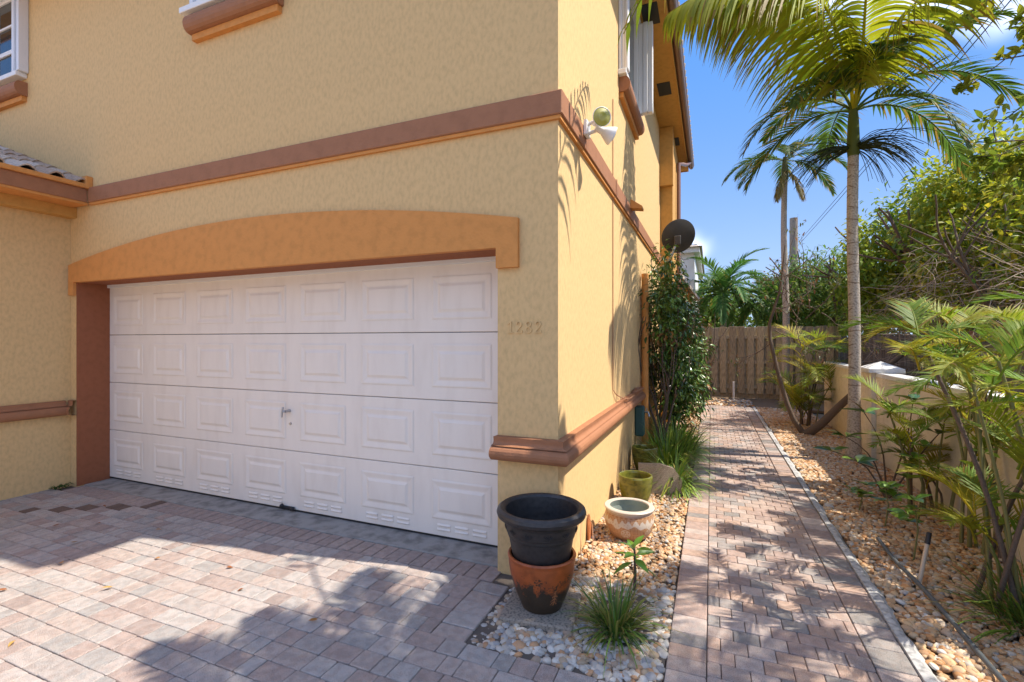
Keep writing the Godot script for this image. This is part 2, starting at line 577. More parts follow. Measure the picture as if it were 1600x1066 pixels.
func lay(parent: Node, list: Array, mats: Array, cols: Array, which: int) -> void:
	var f := FastNoiseLite.new()
	f.seed = 77 + which
	f.frequency = 0.9
	var near := []
	for i in list.size():
		var s: Array = list[i]
		var p := on_picture(Vector3(s[0], 0, s[1]))
		if p.x > -0.03 and p.x < 1.03 and p.y > 0 and p.y < 1.06:
			near.append([p.z, i])
	near.sort_custom(func(a, b): return a[0] < b[0])
	var single := {}
	for k in mini(298, near.size()):
		single[near[k][1]] = true
	var meshes := {}
	var rest := Geo.new()
	for i in list.size():
		var s: Array = list[i]
		var tone: int = s[4]
		if tone < 0:
			var v := rng.randf()
			tone = [0, 1, 2, 3, 4, 5, 0, 1, 7, 6, 2][rng.randi() % 11] if v < 0.85 else rng.randi() % 8
			if which == 1:
				tone = [0, 1, 3, 6, 1, 0, 7, 2, 4, 5, 3, 6][rng.randi() % 12]
		if which == 0 and s[0] < -4.3 and s[1] < -2.25 and absf((s[1] + 2.62) + (s[0] + 5.0) * 0.55) < 0.045 and rng.randf() < 0.8:
			tone = 8                              # brown stained stones
		var dy := rng.randf_range(-0.0018, 0.0018) + 0.0022 * f.get_noise_2d(s[0], s[1])
		var gap := 0.0017
		if single.has(i):
			var key := Vector2(snappedf(s[2], 0.0005), snappedf(s[3], 0.0005))
			if not meshes.has(key):
				meshes[key] = paver_mesh(key.x - 2 * gap, key.y - 2 * gap)
			var o := put_mesh("paver", meshes[key], mats[tone], parent)
			o.position = Vector3(s[0], dy, s[1])
			o.rotation = Vector3(rng.randf_range(-0.008, 0.008), rng.randf_range(-0.012, 0.012), rng.randf_range(-0.008, 0.008))
		else:
			var c: Array = cols[tone]
			rest.col = Color(c[0], c[1], c[2])
			var hx: float = s[2] / 2 - gap
			var hz: float = s[3] / 2 - gap
			var k := 0.005
			var a := []
			var b := []
			for q in [[-1, -1], [1, -1], [1, 1], [-1, 1]]:
				a.append(Vector3(s[0] + q[0] * (hx - k), dy, s[1] + q[1] * (hz - k)))
				b.append(Vector3(s[0] + q[0] * hx, dy - 0.012, s[1] + q[1] * hz))
			rest.quad(a[0], a[1], a[2], a[3], Vector3.UP)
			for q in 4:
				rest.quad(a[q], a[(q + 1) % 4], b[(q + 1) % 4], b[q], (a[q] + a[(q + 1) % 4]) / 2 - Vector3(s[0], dy - 0.05, s[1]))
	var rm := put("further_pavers", rest, M.vertex_paver, parent)
	rm.set_meta("kind", "stuff")

func paver_mesh(w: float, d: float) -> ArrayMesh:
	var g := Geo.new()
	var levels := [[0.0055, -0.0], [0.002, -0.0012], [0.0, -0.0045], [0.0, -0.05]]
	var rings := []
	for l in levels:
		var hx: float = w / 2 - l[0]
		var hz: float = d / 2 - l[0]
		var c: float = 0.006 - l[0] * 0.3
		rings.append([Vector3(-hx + c, l[1], -hz), Vector3(hx - c, l[1], -hz), Vector3(hx, l[1], -hz + c), Vector3(hx, l[1], hz - c), Vector3(hx - c, l[1], hz), Vector3(-hx + c, l[1], hz), Vector3(-hx, l[1], hz - c), Vector3(-hx, l[1], -hz + c)])
	for k in range(1, 7):
		g.flat(rings[0][0], rings[0][k], rings[0][k + 1], Vector3.UP)
	for i in 3:
		for k in 8:
			var j := (k + 1) % 8
			var away: Vector3 = rings[i + 1][k] + rings[i + 1][j]
			g.quad(rings[i][k], rings[i][j], rings[i + 1][j], rings[i + 1][k], Vector3(away.x, 0.02 if i < 2 else 0.0, away.z))
	return g.mesh()

# ------------------------------------------------------------------ the house
func build_house() -> void:
	var house := thing("house", "two storey yellow stucco house with brown trim and white garage door", "house", Vector3(WX, 0, WZ))
	var o := -Vector3(WX, 0, WZ)         # parts are written in world coordinates and moved by o
	var OL := -6.052                     # garage opening
	var OR := -1.287
	var OT := 2.112
	var top := 5.42
	# walls with thickness
	var g := Geo.new()
	g.box(Vector3(-9.0, -0.1, WZ) + o, Vector3(OL, top, WZ - 0.2) + o)
	g.box(Vector3(OR, -0.1, WZ) + o, Vector3(WX, top, WZ - 0.2) + o)
	g.box(Vector3(OL, OT, WZ) + o, Vector3(OR, top, WZ - 0.2) + o)
	put("front_wall", g, M.stucco, house)
	g = Geo.new()
	g.box(Vector3(WX, -0.1, WZ - 0.2) + o, Vector3(WX - 0.2, top, -9.3) + o)
	put("side_wall", g, M.stucco, house)
	g = Geo.new()
	g.box(Vector3(WX - 0.2, -0.1, -9.3) + o, Vector3(-0.655, top, -11.4) + o)
	put("rear_wall", g, M.stucco_deep, house)
	g = Geo.new()
	g.box(Vector3(WX + 0.002, 4.35, -9.18) + o, Vector3(-0.64, top - 0.01, -9.299) + o)
	put("frieze", g, M.stucco_deep, house)
	g = Geo.new()
	g.box(Vector3(-9.0, -0.1, -11.4) + o, Vector3(-0.66, top, -11.6) + o)
	g.box(Vector3(-9.2, -0.1, -2.9) + o, Vector3(-9.0, top, -11.6) + o)
	put("back_wall", g, M.stucco, house)
	# left wing: wall coming towards the viewer
	g = Geo.new()
	g.box(Vector3(LX, -0.1, WZ + 0.001) + o, Vector3(LX - 0.2, 2.9, 2.6) + o)
	put("wing_wall", g, M.stucco, house)
	# reveal of the garage opening
	g = Geo.new()
	g.box(Vector3(OL - 0.002, -0.05, WZ - 0.2) + o, Vector3(OL - 0.2, OT + 0.1, -3.4) + o)
	g.box(Vector3(OL - 0.01, 0.0, WZ + 0.002) + o, Vector3(OL + 0.004, OT - 0.002, WZ - 0.29) + o)
	g.box(Vector3(OL + 0.004, OT - 0.006, WZ - 0.003) + o, Vector3(OR, OT + 0.01, WZ - 0.29) + o)
	put("garage_reveal", g, M.brown_rough, house)
	g = Geo.new()
	g.box(Vector3(OR + 0.2, -0.05, WZ - 0.2) + o, Vector3(OR + 0.002, OT + 0.1, -3.4) + o)
	put("garage_jamb", g, M.stucco, house)
	g = Geo.new()                        # ceiling, so that no sky light gets in
	g.box(Vector3(OL - 0.2, OT + 0.012, WZ - 0.2) + o, Vector3(OR + 0.2, OT + 0.15, -3.6) + o)
	put("garage_ceiling", g, M.stucco, house)
	# arched surround over the door
	g = Geo.new()
	var ax0 := -6.145; var ax1 := -1.134
	var low: Array = [[ax0, 1.972], [OL - 0.012, 1.972], [OL - 0.012, OT - 0.008], [OR, OT - 0.008], [OR, 1.972], [ax1, 1.972]]
	var N := 40
	var arc := []
	for i in N + 1:
		var t := float(i) / N
		arc.append(Vector2(lerpf(ax0, ax1, t), 2.285 + 0.235 * (1.0 - pow(2.0 * t - 1.0, 2.0))))
	var zf := WZ + 0.032
	for i in N:
		var a: Vector2 = arc[i]; var b: Vector2 = arc[i + 1]
		var la := OT - 0.008
		g.quad(Vector3(a.x, la, zf) + o, Vector3(b.x, la, zf) + o, Vector3(b.x, b.y, zf) + o, Vector3(a.x, a.y, zf) + o, Vector3(0, 0, 1))
		g.quad(Vector3(a.x, a.y, zf) + o, Vector3(b.x, b.y, zf) + o, Vector3(b.x, b.y, WZ - 0.01) + o, Vector3(a.x, a.y, WZ - 0.01) + o, Vector3(0, 1, 0))
	g.quad(Vector3(OL - 0.012, OT - 0.008, zf) + o, Vector3(OR, OT - 0.008, zf) + o, Vector3(OR, OT - 0.008, WZ - 0.02) + o, Vector3(OL - 0.012, OT - 0.008, WZ - 0.02) + o, Vector3(0, -1, 0))
	for e in [[ax0, OL - 0.012], [OR, ax1]]:
		g.box(Vector3(e[0], 1.972, WZ - 0.01) + o, Vector3(e[1], OT - 0.007, zf + 0.0005) + o)
		g.quad(Vector3(ax0 if e[0] == ax0 else ax1, OT - 0.008, zf) + o, Vector3(ax0 if e[0] == ax0 else ax1, 2.285, zf) + o, Vector3(ax0 if e[0] == ax0 else ax1, 2.285, WZ) + o, Vector3(ax0 if e[0] == ax0 else ax1, OT - 0.008, WZ) + o, Vector3(-1 if e[0] == ax0 else 1, 0, 0))
	put("arched_surround", g, M.stucco_ochre, house)
	# string course round the corner, with a thin ledge under it
	g = Geo.new()
	g.cham(Vector3(-5.80, 2.895, WZ - 0.01) + o, Vector3(WX + 0.035, 3.045, WZ + 0.035) + o, 0.006)
	g.cham(Vector3(WX - 0.01, 2.895, WZ - 0.0005) + o, Vector3(WX + 0.0349, 3.0452, -9.16) + o, 0.006)
	put("band", g, M.brown, house)
	g = Geo.new()
	g.box(Vector3(-5.80, 2.872, WZ - 0.01) + o, Vector3(WX + 0.022, 2.8945, WZ + 0.022) + o)
	g.box(Vector3(WX - 0.01, 2.872, WZ - 0.011) + o, Vector3(WX + 0.0219, 2.8943, -9.16) + o)
	put("band_ledge", g, M.stucco_ochre, house)
	# moulded rail: profile (out, up)
	var prof := []
	prof.append(Vector2(-0.01, 0.735))
	prof.append(Vector2(0.045, 0.735))
	for i in 9:
		var a := -PI / 2 + PI * i / 8.0
		prof.append(Vector2(0.052 + 0.042 * cos(a), 0.783 + 0.046 * sin(a)))
	for i in 5:
		var a := PI * 1.5 - (PI / 2) * i / 4.0
		prof.append(Vector2(0.073 + 0.028 * cos(a), 0.858 + 0.026 * sin(a)))
	prof.append(Vector2(0.047, 0.886))
	prof.append(Vector2(-0.01, 0.888))
	rail("corner_rail", house, o, prof)
	# left wing rail, running into the reveal
	g = Geo.new()
	var wprof := []
	for q in prof:
		wprof.append(Vector2(q.x * 0.75, q.y))
	g.sweep([Vector3(LX, 0, 2.6) + o, Vector3(LX, 0, WZ + 0.055) + o], wprof, Vector3(1, 0, 0), Vector3.UP)
	g.sweep([Vector3(LX + 0.02, 0, WZ) + o, Vector3(OL - 0.004, 0, WZ) + o], wprof, Vector3(0, 0, 1), Vector3.UP)
	put("wing_rail", g, M.brown, house)
	garage_door(house, o)
	roofs(house, o, top)
	windows(house, o)
	# house number in raised stucco figures
	var font := SystemFont.new()
	font.font_names = PackedStringArray(["Droid Serif"])
	var xs := [-1.195, -1.135, -1.07, -1.005]
	var chars := "1282"
	for i in 4:
		var tm := TextMesh.new()
		tm.text = chars[i]
		tm.font = font
		tm.font_size = 32
		tm.pixel_size = 0.0031
		tm.depth = 0.008
		var t := put_mesh("numeral", tm, M.stucco, house)
		t.position = Vector3(xs[i] - 0.0, 1.585, WZ + 0.004) + o

func rail(called: String, house: Node, o: Vector3, prof: Array) -> void:
	var g := Geo.new()
	var x0 := -1.285
	var z1 := -6.45
	for i in prof.size():
		var p: Vector2 = prof[i]; var q: Vector2 = prof[(i + 1) % prof.size()]
		var nn := Vector3(0, -(q.x - p.x), q.y - p.y)
		var a0 := Vector3(x0 - maxf(p.x, 0) * 0.25, p.y, WZ + p.x); var b0 := Vector3(x0 - maxf(q.x, 0) * 0.25, q.y, WZ + q.x)
		var a1 := Vector3(WX + p.x, p.y, WZ + p.x); var b1 := Vector3(WX + q.x, q.y, WZ + q.x)
		g.quad(a0 + o, b0 + o, b1 + o, a1 + o, nn)
		var a2 := Vector3(WX + p.x, p.y, z1); var b2 := Vector3(WX + q.x, q.y, z1)
		g.quad(a1 + o, b1 + o, b2 + o, a2 + o, Vector3(nn.z, nn.y, 0))
		g.flat(Vector3(x0, 0.8, WZ - 0.01) + o, a0 + o, b0 + o, Vector3(-1, 0, 0))
		g.flat(Vector3(WX - 0.01, 0.8, z1) + o, a2 + o, b2 + o, Vector3(0, 0, -1))
	put(called, g, M.brown, house)

func garage_door(house: Node, o: Vector3) -> void:
	var zd := -3.150
	var X0 := -6.125; var X1 := -1.31
	var door := Node3D.new()
	door.name = "garage_door"
	house.add_child(door, true)
	door.position = Vector3(X0, 0, zd) + o
	var H := 2.08
	var y0 := 0.022
	var sh := (H - y0) / 4.0
	var px := []
	for i in 7:
		px.append([0.148 + 0.668 * i, 0.148 + 0.668 * i + 0.505])
	var W := X1 - X0
	for s in 4:
		var b := y0 + s * sh + 0.0025
		var t := y0 + (s + 1) * sh - 0.0025
		var g := Geo.new()
		g.cham(Vector3(0, b, -0.045), Vector3(W, t, 0.0), 0.004)
		put("door_section", g, M.door, door)
		var pb := b + (0.125 if s == 0 else 0.095)
		var ptp := t - 0.085
		for c in px:                                     # pressed panels: a raised frame, a sunk slope and a raised field
			g = Geo.new()
			var ring := [[0.0, 0.0015], [0.010, 0.006], [0.018, 0.006], [0.050, -0.0005], [0.056, -0.0005], [0.078, 0.009]]
			var rows := []
			for q in ring:
				rows.append([Vector3(c[0] + q[0], pb + q[0], q[1]), Vector3(c[1] - q[0], pb + q[0], q[1]), Vector3(c[1] - q[0], ptp - q[0], q[1]), Vector3(c[0] + q[0], ptp - q[0], q[1])])
			for k in ring.size() - 1:
				for e in 4:
					g.quad(rows[k][e], rows[k][(e + 1) % 4], rows[k + 1][(e + 1) % 4], rows[k + 1][e], Vector3(0, 0, 1))
			var l: Array = rows[ring.size() - 1]
			g.quad(l[0], l[1], l[2], l[3], Vector3(0, 0, 1))
			put("door_panel", g, M.door, door)
			if s == 0:                                   # three pairs of vent slots under each lowest panel
				for v in 3:
					g = Geo.new()
					for row in 2:
						var vx: float = c[0] + 0.05 + v * 0.15
						var vy := b + 0.040 + row * 0.033
						g.quad(Vector3(vx, vy, 0.001), Vector3(vx + 0.115, vy, 0.001), Vector3(vx + 0.110, vy + 0.008, 0.010), Vector3(vx + 0.005, vy + 0.008, 0.010), Vector3(0, -1, 0.5))
						g.quad(Vector3(vx, vy + 0.021, 0.001), Vector3(vx + 0.115, vy + 0.021, 0.001), Vector3(vx + 0.110, vy + 0.008, 0.010), Vector3(vx + 0.005, vy + 0.008, 0.010), Vector3(0, 0.6, 1))
					put("vent_louvre", g, M.door, door)
	# weather strip, jamb trim and head trim
	var g2 := Geo.new()
	g2.box(Vector3(0.0, 0.009, -0.03), Vector3(W, 0.0235, -0.006))
	put("bottom_seal", g2, M.dark, door)
	g2 = Geo.new()
	g2.cham(Vector3(-0.10, 0.006, -0.01), Vector3(0.012, H + 0.035, 0.028), 0.004)
	g2.cham(Vector3(W - 0.012, 0.006, -0.01), Vector3(W + 0.03, H + 0.035, 0.028), 0.004)
	g2.cham(Vector3(0.0125, H - 0.006, -0.01), Vector3(W - 0.0125, H + 0.045, 0.026), 0.004)
	put("door_trim", g2, M.white, door)
	# handle and key cylinder
	var hx := 2.703
	g2 = Geo.new()
	g2.tube([Vector3(hx, 0.887, 0.0), Vector3(hx, 0.887, 0.05)], [0.014, 0.012], 12)
	g2.tube([Vector3(hx - 0.022, 0.925, 0.055), Vector3(hx - 0.022, 0.885, 0.062), Vector3(hx - 0.034, 0.835, 0.055)], [0.008, 0.009, 0.007], 8)
	g2.tube([Vector3(hx, 0.887, 0.05), Vector3(hx - 0.022, 0.887, 0.06)], [0.010, 0.008], 8)
	put("handle", g2, M.steel, door)
	g2 = Geo.new()
	g2.tube([Vector3(hx + 0.01, 0.775, 0.0), Vector3(hx + 0.01, 0.775, 0.012)], [0.012, 0.010], 12)
	put("lock", g2, M.steel, door)
	g2 = Geo.new()
	g2.cham(Vector3(hx - 0.09, 0.026, 0.0), Vector3(hx + 0.06, 0.05, 0.02), 0.006)
	g2.tube([Vector3(hx - 0.09, 0.04, 0.015), Vector3(hx - 0.06, 0.06, 0.03)], [0.014, 0.014], 8)
	g2.tube([Vector3(hx + 0.03, 0.03, 0.015), Vector3(hx + 0.07, 0.045, 0.03)], [0.014, 0.014], 8)
	put("foot_latch", g2, M.dark, door)
	# dark inside, so that the slot under the door stays dark
	g2 = Geo.new()
	g2.box(Vector3(-0.1, -0.02, -0.30), Vector3(W + 0.1, H + 0.1, -0.28))
	put("backing", g2, M.dark, door)

func roofs(house: Node, o: Vector3, top: float) -> void:
	# main roof: eaves 0.4 m out, soffit, gutter, tiled slopes
	var EX := WX + 0.40
	var EZ := WZ + 0.41
	var EB := -11.75
	var roof := Node3D.new()
	roof.name = "main_roof"
	house.add_child(roof, true)
	roof.position = Vector3(EX, top, EZ) + o
	var q := -Vector3(EX, top, EZ)
	var g := Geo.new()
	g.box(Vector3(-9.3, top, EZ - 0.02) + q, Vector3(EX - 0.02, top + 0.02, WZ - 0.3) + q)
	g.box(Vector3(WX - 0.3, top + 0.0005, WZ - 0.3) + q, Vector3(EX - 0.02, top + 0.02, EB) + q)
	put("soffit", g, M.stucco_deep, roof)
	g = Geo.new()
	g.box(Vector3(-9.3, top - 0.02, EZ - 0.02) + q, Vector3(EX, top + 0.15, EZ) + q)
	g.box(Vector3(EX - 0.02, top - 0.021, EZ - 0.02) + q, Vector3(EX, top + 0.1501, EB) + q)
	g.box(Vector3(EX - 0.4, top - 0.02, EB) + q, Vector3(EX, top + 0.15, EB - 0.02) + q)
	put("fascia", g, M.stucco_deep, roof)
	# gutter
	g = Geo.new()
	var gp := []
	for i in 9:
		var a := PI + PI * i / 8.0
		gp.append(Vector2(0.055 + 0.055 * cos(a), 0.09 + 0.075 * sin(a)))
	gp.append(Vector2(0.118, 0.10))
	gp.append(Vector2(0.118, 0.085))
	for i in range(7, -1, -1):
		var a := PI + PI * i / 8.0
		gp.append(Vector2(0.055 + 0.049 * cos(a), 0.09 + 0.069 * sin(a)))
	g.sweep([Vector3(EX + 0.002, top, EZ) + q, Vector3(EX + 0.002, top, EB) + q], gp, Vector3(1, 0, 0), Vector3.UP)
	put("gutter", g, M.gutter, roof)
	# slopes: a hip towards the front
	g = Geo.new()
	var rise := 1.5
	var run := 4.2
	var a0 := Vector3(EX + 0.06, top + 0.15, EZ + 0.06)
	var a1 := Vector3(EX + 0.06, top + 0.15, EB - 0.06)
	var a2 := Vector3(-9.4, top + 0.15, EZ + 0.06)
	var r0 := Vector3(EX - run, top + 0.15 + rise, EZ - run)
	var r1 := Vector3(EX - run, top + 0.15 + rise, EB + run)
	var r2 := Vector3(-9.4, top + 0.15 + rise, EZ - run)
	var a3 := Vector3(-9.4, top + 0.15, EB - 0.06)
	g.quad(a0 + q, a1 + q, r1 + q, r0 + q, Vector3(0.3, 1, 0))
	g.quad(a0 + q, a2 + q, r2 + q, r0 + q, Vector3(0, 1, 0.3))
	g.quad(a1 + q, a3 + q, r2 + q, r1 + q, Vector3(0, 1, -0.3))
	g.quad(a0 + q + Vector3(0, -0.02, 0), a1 + q + Vector3(0, -0.02, 0), r1 + q + Vector3(0, -0.02, 0), r0 + q + Vector3(0, -0.02, 0), Vector3(-0.3, -1, 0))
	put("roof_deck", g, M.tile[2], roof)
	# rows of barrel tiles along the side eave: small in the picture, joined
	g = Geo.new()
	var slope := rise / run
	var zz := EZ
	while zz > EB:
		for k in 2:
			var s0 := 0.0 + k * 0.34
			var p0 := Vector3(EX + 0.10 - s0, top + 0.165 + slope * s0 + 0.01, zz)
			var p1 := Vector3(EX + 0.10 - s0 - 0.38, top + 0.165 + slope * (s0 + 0.38), zz)
			g.tube([p0 + q, p1 + q], [0.075, 0.068], 8)
		zz -= 0.2
	var tm := put("eave_tiles", g, M.tile[0], roof)
	tm.set_meta("kind", "stuff")
	# soffit vents
	for vz in [[-5.75, -6.15], [-7.6, -8.0], [-9.75, -10.15]]:
		g = Geo.new()
		g.box(Vector3(EX - 0.29, top - 0.006, vz[0]) + q, Vector3(EX - 0.1, top + 0.001, vz[1]) + q)
		var vent := put("soffit_vent", g, M.dark, roof)
	# downspout at the rear corner
	g = Geo.new()
	g.tube([Vector3(EX + 0.04, top + 0.02, -11.3) + q, Vector3(EX - 0.02, top - 0.12, -11.0) + q, Vector3(-0.60, top - 0.35, -10.2) + q, Vector3(-0.60, 0.1, -10.2) + q], [0.04, 0.04, 0.04, 0.04], 10)
	put("downspout", g, M.gutter, roof)
	# low roof of the left wing: fascia along z, tiles sloping up to the left
	var wing := Node3D.new()
	wing.name = "wing_roof"
	house.add_child(wing, true)
	var wx := -5.80
	wing.position = Vector3(wx, 2.77, WZ) + o
	q = -Vector3(wx, 2.77, WZ)
	g = Geo.new()
	g.cham(Vector3(wx, 2.895, WZ + 0.036) + q, Vector3(wx - 0.03, 3.03, 2.7) + q, 0.004)
	put("fascia", g, M.brown, wing)
	g = Geo.new()
	g.box(Vector3(wx - 0.01, 2.872, WZ + 0.0225) + q, Vector3(LX - 0.1, 2.8945, 2.7) + q)
	g.cham(Vector3(wx + 0.028, 3.0305, WZ + 0.0365) + q, Vector3(wx - 0.05, 3.075, 2.7) + q, 0.005)
	g.cham(Vector3(wx + 0.03, 3.03, WZ + 0.0005) + q, Vector3(wx - 0.11, 3.155, WZ + 0.06) + q, 0.004)
	put("ledge", g, M.stucco_ochre, wing)
	g = Geo.new()
	g.box(Vector3(wx - 0.25, 2.77, WZ + 0.001) + q, Vector3(LX - 0.1, 2.8715, 2.7) + q)
	put("frieze", g, M.stucco_deep, wing)
	g = Geo.new()
	var ws := 0.36
	g.quad(Vector3(wx - 0.03, 3.05, WZ + 0.002) + q, Vector3(wx - 0.03, 3.05, 2.7) + q, Vector3(wx - 3.2, 3.05 + 3.17 * ws, 2.7) + q, Vector3(wx - 3.2, 3.05 + 3.17 * ws, WZ + 0.002) + q, Vector3(0.3, 1, 0))
	g.quad(Vector3(wx - 0.03, 3.045, WZ + 0.002) + q, Vector3(wx - 0.03, 3.045, 2.7) + q, Vector3(wx - 3.2, 3.045 + 3.17 * ws, 2.7) + q, Vector3(wx - 3.2, 3.045 + 3.17 * ws, WZ + 0.002) + q, Vector3(-0.3, -1, 0))
	put("roof_deck", g, M.tile[2], wing)
	# S shaped tiles in courses
	var tmesh := s_tile()
	var ang := atan(ws)
	for row in 7:
		for k in 6:
			var t := put_mesh("roof_tile", tmesh, M.tile[rng.randi() % 3], wing)
			t.position = Vector3(wx + 0.0 - row * 0.30 * cos(ang), 3.085 + row * 0.30 * sin(ang), WZ + 0.115 + k * 0.215) + q
			t.rotation = Vector3(0, rng.randf_range(-0.012, 0.012), -ang + 0.05)

func s_tile() -> ArrayMesh:
	var g := Geo.new()
	var N := 12
	var L := -0.37
	var prev := []
	for i in N + 1:
		var t := float(i) / N
		var zz := (t - 0.5) * 0.225
		var y := 0.032 * sin(TAU * t)
		var row := [Vector3(0, y + 0.014, zz), Vector3(L, y + 0.014, zz), Vector3(L, y, zz), Vector3(0, y, zz)]
		if i > 0:
			g.quad(prev[0], prev[1], row[1], row[0], Vector3.UP)
			g.quad(prev[3], prev[2], row[2], row[3], Vector3.DOWN)
			g.quad(prev[0], prev[3], row[3], row[0], Vector3.RIGHT)
		prev = row
	return g.mesh()

func sill(house: Node, o: Vector3, a: Vector3, b: Vector3, out: Vector3) -> void:
	var prof := []
	prof.append(Vector2(-0.01, -0.075))
	for i in 9:
		var t := -PI / 2 + PI * i / 8.0
		prof.append(Vector2(0.06 + 0.055 * cos(t), 0.075 * sin(t)))
	prof.append(Vector2(-0.01, 0.075))
	var g := Geo.new()
	g.sweep([a + o, b + o], prof, out, Vector3.UP)
	for e in [a, b]:
		for i in prof.size():
			var p: Vector2 = prof[i]; var q: Vector2 = prof[(i + 1) % prof.size()]
			g.flat(e + o + out * 0.03, e + o + out * p.x + Vector3.UP * p.y, e + o + out * q.x + Vector3.UP * q.y, (e - b) if e == a else (e - a))
	put("window_sill", g, M.brown, house)
	g = Geo.new()
	var d := (b - a).normalized() * 0.02
	var lo := a + d - out * 0.01 + Vector3(0, -0.13, 0)
	var hi := b - d + out * 0.045 + Vector3(0, -0.0755, 0)
	g.box(lo + o, hi + o)
	put("sill_ledge", g, M.stucco_ochre, house)

func windows(house: Node, o: Vector3) -> void:
	# upper left window with folded shutter
	sill(house, o, Vector3(-8.6, 4.285, WZ), Vector3(-7.0, 4.285, WZ), Vector3(0, 0, 1))
	one_window(house, o, -8.55, -7.02, 4.43, 5.40, [-7.12], [])
	sill(house, o, Vector3(-4.23, 4.265, WZ), Vector3(-3.17, 4.265, WZ), Vector3(0, 0, 1))
	one_window(house, o, -4.30, -3.10, 4.385, 5.40, [], [-4.18])
	# side window
	sill(house, o, Vector3(WX, 4.14, -4.98), Vector3(WX, 4.14, -6.15), Vector3(1, 0, 0))
	var win := Node3D.new()
	win.name = "side_window"
	house.add_child(win, true)
	win.position = Vector3(WX, 4.2, -5.5) + o
	var q := -Vector3(WX, 4.2, -5.5)
	var g := Geo.new()
	g.box(Vector3(WX + 0.002, 4.28, -5.05) + q, Vector3(WX + 0.012, 5.38, -5.95) + q)
	put("pane", g, M.glass, win)
	g = Geo.new()
	g.cham(Vector3(WX, 4.215, -4.92) + q, Vector3(WX + 0.085, 4.265, -6.12) + q, 0.005)
	put("shutter_track", g, M.white, win)
	g = Geo.new()
	g.cham(Vector3(WX, 5.36, -4.92) + q, Vector3(WX + 0.085, 5.41, -6.12) + q, 0.005)
	put("shutter_track", g, M.white, win)
	for st in [[-4.94, 0.10, 3], [-5.97, 0.225, 4]]:
		for k in st[2]:
			g = Geo.new()
			var sw: float = st[1] / st[2]
			g.cham(Vector3(WX + 0.002 + k * sw, 4.266, st[0] - (k % 2) * 0.014) + q, Vector3(WX + 0.001 + (k + 1) * sw, 5.36, st[0] - 0.10) + q, 0.006)
			put("shutter_slat", g, M.white, win)

func one_window(house: Node, o: Vector3, x0: float, x1: float, y0: float, y1: float, right_stack: Array, left_stack: Array) -> void:
	var win := Node3D.new()
	win.name = "front_window"
	house.add_child(win, true)
	win.position = Vector3((x0 + x1) / 2, y0, WZ) + o
	var q := -Vector3((x0 + x1) / 2, y0, WZ)
	var g := Geo.new()
	g.box(Vector3(x0 + 0.06, y0 + 0.03, WZ + 0.002) + q, Vector3(x1 - 0.06, y1 - 0.03, WZ + 0.01) + q)
	put("pane", g, M.glass, win)
	g = Geo.new()
	g.cham(Vector3(x0, y0 - 0.02, WZ) + q, Vector3(x1 + 0.01, y0 + 0.03, WZ + 0.10) + q, 0.004)
	put("shutter_track", g, M.white, win)
	g = Geo.new()
	g.cham(Vector3(x0, y1 - 0.04, WZ) + q, Vector3(x1, y1, WZ + 0.10) + q, 0.004)
	put("shutter_track", g, M.white, win)
	var n := 3
	for i in n + 1:                                    # muntins
		g = Geo.new()
		var xx := lerpf(x0 + 0.06, x1 - 0.16, float(i) / n)
		g.box(Vector3(xx - 0.012, y0 + 0.03, WZ + 0.011) + q, Vector3(xx + 0.012, y1 - 0.04, WZ + 0.025) + q)
		put("muntin", g, M.white, win)
	for i in 4:
		g = Geo.new()
		var yy := lerpf(y0 + 0.04, y1 - 0.05, i / 3.0)
		var hh := 0.022 if i == 1 else 0.011
		g.box(Vector3(x0 + 0.06, yy - hh, WZ + 0.0115) + q, Vector3(x1 - 0.06, yy + hh, WZ + 0.0265) + q)
		put("muntin", g, M.white, win)
	for s in right_stack:
		for k in 3:
			g = Geo.new()
			g.cham(Vector3(s + k * 0.05, y0 + 0.031, WZ + 0.002) + q, Vector3(s + k * 0.05 + 0.046, y1 - 0.04, WZ + 0.09 - 0.02 * (k % 2)) + q, 0.004)
			put("shutter_slat", g, M.aluminium, win)
	for s in left_stack:
		for k in 3:
			g = Geo.new()
			g.cham(Vector3(s + k * 0.05, y0 + 0.031, WZ + 0.002) + q, Vector3(s + k * 0.05 + 0.046, y1 - 0.04, WZ + 0.09 - 0.02 * (k % 2)) + q, 0.004)
			put("shutter_slat", g, M.aluminium, win)

